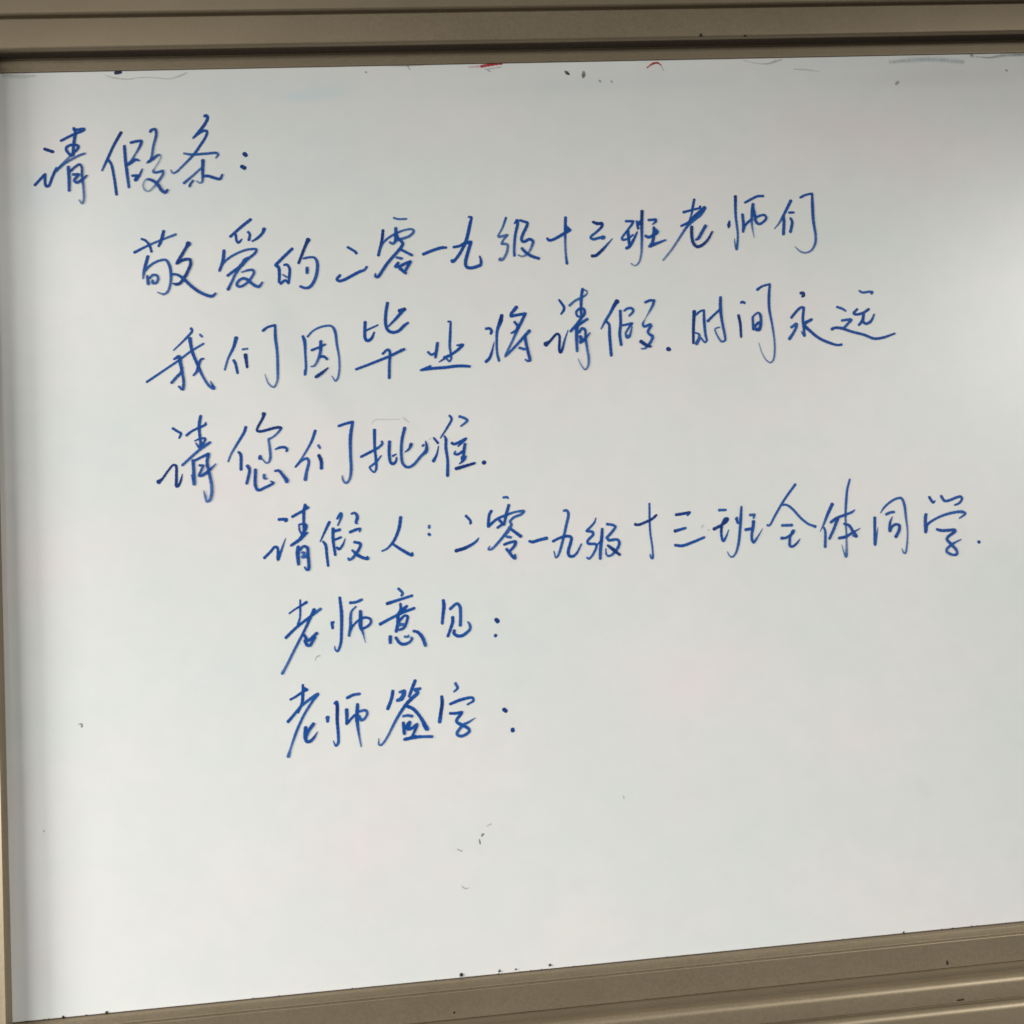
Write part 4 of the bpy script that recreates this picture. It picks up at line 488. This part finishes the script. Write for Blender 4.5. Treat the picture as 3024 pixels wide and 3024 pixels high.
# ------------------------------------------------------------------ stray marks on the enamel
MARKS = [
    ('navy_ink_blot', 'navy', 1.0, '159.3,1196.4,4.5,100 163.3,1197.7,6.8,100 166.4,1197.2,4.1,100'),
    ('grey_smear', 'grey', 0.22, '15.3,1196.7,5.4,22 37.5,1194.4,4.5,22 56.9,1194.9,2.2,22'),
    ('grey_smear', 'grey', 0.28, '146.6,1193.4,1.4,28 157.4,1189.9,1.8,28 175.2,1187.6,1.8,28 188.0,1189.2,1.4,28 206.0,1189.3,1.4,28 227.9,1186.9,1.4,28 240.8,1189.9,2.7,28 252.0,1194.9,1.8,28'),
    ('grey_smear', 'grey', 0.5, '516.8,1200.2,2.4,50 542.0,1199.7,3.8,50 567.3,1199.6,1.9,50;546.5,1197.7,1.9,50 548.5,1192.8,1.4,50'),
    ('red_marker_streak', 'red', 1.0, '646.7,1195.5,4.3,100 659.9,1197.7,4.3,100 674.9,1198.8,2.9,100'),
    ('faint_red_smear', 'red', 0.35, '629.0,1194.9,1.9,35 647.7,1195.5,3.3,35'),
    ('grey_smear', 'grey', 0.45, '652.1,1192.0,1.4,45 658.3,1188.0,1.9,45;654.8,1191.5,1.4,45 673.7,1194.0,1.4,45'),
    ('black_ink_blot', 'black', 1.0, '761.8,1185.8,2.9,100 764.5,1183.3,5.3,100 766.7,1181.7,2.9,100'),
    ('grey_ink_blot', 'darkgrey', 0.6, '787.7,1184.2,3.9,60 787.4,1180.8,5.8,60 786.2,1176.9,3.9,60'),
    ('red_marker_arc', 'red', 0.85, '877.1,1188.7,1.9,85 885.8,1194.4,3.4,85 892.6,1195.3,2.9,85 897.1,1192.2,1.9,85'),
    ('grey_smear', 'grey', 0.35, '897.0,1191.2,1.9,35 900.3,1184.3,1.5,35'),
    ('grey_smear', 'grey', 0.35, '1015.6,1196.7,1.0,35 1034.2,1191.8,1.5,35 1050.3,1191.0,2.0,35 1061.4,1194.3,3.5,35 1069.9,1196.1,2.0,35'),
    ('teal_smear', 'teal', 0.3, '1087.2,1181.7,1.5,30 1104.3,1180.9,2.0,30 1123.2,1177.5,1.0,30'),
    ('teal_smear', 'teal', 0.3, '1228.4,1189.3,4.0,30 1259.7,1191.7,6.1,30 1295.0,1192.0,6.1,30 1336.5,1187.6,6.1,30'),
    ('grey_smear', 'grey', 0.5, '1356.2,1194.8,1.5,50 1378.9,1193.3,2.0,50 1397.1,1196.0,4.1,50 1430.0,1196.9,4.1,50'),
    ('dark_fleck', 'darkgrey', 0.7, '1350.9,1197.4,4.6,70 1352.7,1195.9,3.1,70'),
    ('dark_fleck', 'darkgrey', 0.45, '1233.9,1156.9,3.0,45 1237.2,1159.4,4.0,45'),
    ('dark_fleck', 'darkgrey', 0.6, '1400.1,1174.0,3.1,60 1401.5,1173.0,2.6,60'),
    ('dark_fleck', 'darkgrey', 0.5, '808.5,1171.5,2.9,50 810.3,1170.0,1.9,50'),
    ('dark_fleck', 'darkgrey', 0.4, '825.1,1170.2,2.9,40 826.4,1168.7,1.9,40'),
    ('dark_fleck', 'darkgrey', 0.55, '488.9,1190.7,2.3,55 490.2,1190.2,1.9,55'),
    ('grey_fleck', 'darkgrey', 0.45, '586.8,181.7,1.3,45 591.7,183.8,1.3,45'),
    ('grey_fleck', 'darkgrey', 0.75, '578.6,169.3,1.7,75 580.0,171.3,2.6,75 582.2,172.0,1.3,75'),
    ('grey_fleck', 'darkgrey', 0.75, '575.8,166.2,0.9,75 576.0,162.8,2.1,75 576.3,160.3,1.3,75'),
    ('grey_fleck', 'darkgrey', 0.45, '547.1,156.1,1.3,45 552.9,153.0,1.7,45'),
    ('grey_fleck', 'darkgrey', 0.4, '549.8,110.2,1.3,40 553.8,106.9,1.7,40 558.6,107.3,0.8,40'),
    ('grey_fleck', 'darkgrey', 0.45, '764.9,204.3,1.3,45 765.5,201.2,1.7,45'),
    ('grey_fleck', 'darkgrey', 0.5, '381.4,406.2,1.3,50 383.8,410.7,1.3,50 387.7,411.7,1.7,50'),
    ('grey_fleck', 'darkgrey', 0.75, '87.4,348.1,1.2,75 90.7,348.3,2.1,75 91.0,344.9,2.1,75'),
    ('grey_fleck', 'darkgrey', 0.5, '41.7,222.4,2.0,50 42.5,221.1,1.6,50'),
    ('faint_pencil_bracket', 'grey', 0.3, '469.6,707.7,0.9,30 474.3,712.4,1.3,30 493.3,712.3,1.3,30 506.5,712.1,0.9,30;511.5,713.6,1.8,30 518.3,707.8,1.8,30'),
    ('grey_fleck', 'grey', 0.35, '543.4,683.0,1.3,35 546.2,684.7,1.3,35'),
    ('grey_fleck', 'grey', 0.3, '898.7,545.8,2.7,30 901.2,548.0,2.7,30'),
    ('grey_fleck', 'grey', 0.35, '907.0,540.8,2.3,35 908.0,541.6,1.8,35'),
]
for nm, col, al, txt in MARKS:
    soft = 'blot' not in nm and 'red_marker' not in nm
    link(nm, ink_mesh(parse(txt), 0.06, 0.8, 0.10, 1.5 if soft else 1.0, 0.12 if soft else 0.9), MARK[col], surface)

# ------------------------------------------------------------------ dirt on the metal
def specks(name, spots, parent, ydepth):
    """little irregular flakes; spots are (x, z, rx, rz)"""
    bm = bmesh.new()
    for x, z, rx, rz in spots:
        ret = bmesh.ops.create_icosphere(bm, subdivisions=2, radius=1.0)
        for v in ret['verts']:
            k = 1 + random.uniform(-.28, .28)
            v.co = Vector((x + v.co.x*rx*k, -ydepth + v.co.y*min(rx, rz)*0.45, z + v.co.z*rz*k))
    me = bpy.data.meshes.new('specks'); bm.to_mesh(me); bm.free()
    o = link(name, me, DIRT)
    o.parent = parent
    o.matrix_parent_inverse = parent.matrix_world.inverted()
    return o
bpy.context.view_layer.update()
pt = lambda p, rx, rz: (p[0], p[1], rx, rz)
specks('dirt_speck', [pt((0.9483, 2.1181), .0021, .0021)], top_rail, 0.0300)
specks('dirt_speck', [pt((1.0103, 2.1168), .0019, .0016)], top_rail, 0.0295)
specks('dirt_speck', [pt((1.1709, 0.8594), .0014, .0032)], bottom_frame, 0.0080)
specks('dirt_speck', [pt((0.5451, 0.8575), .0017, .0026)], bottom_frame, 0.0070)
specks('dirt_speck', [pt((0.5301, 0.8609), .0014, .0014)], bottom_frame, 0.0080)
specks('dirt_speck', [pt((1.1730, 0.8196), .0048, .0014)], low_rail, 0.0300)
# crumbs of dried marker along the lower edge of the enamel
crumbs = []
for (x, z), r in (((0.0589, 0.8996), .0017), ((0.1099, 0.9001), .0016), ((0.5420, 0.9029), .0021), ((0.5902, 0.9028), .0013), ((0.6108, 0.9029), .0010), ((0.6544, 0.9040), .0015), ((1.1199, 0.9005), .0010), ((1.2601, 0.8990), .0009), ((1.2125, 0.8996), .0009)):
    crumbs.append((x, z, r, r*1.2))
rr = random.Random(3)
for k in range(36):
    r = rr.uniform(.0003, .0007)
    crumbs.append((rr.uniform(0.0, 1.35), 0.8990 + rr.uniform(0, .0010), r*rr.uniform(1, 2.2), r))
for c in crumbs:
    specks('dried_marker_crumb', [c], bottom_frame, 0.0007)
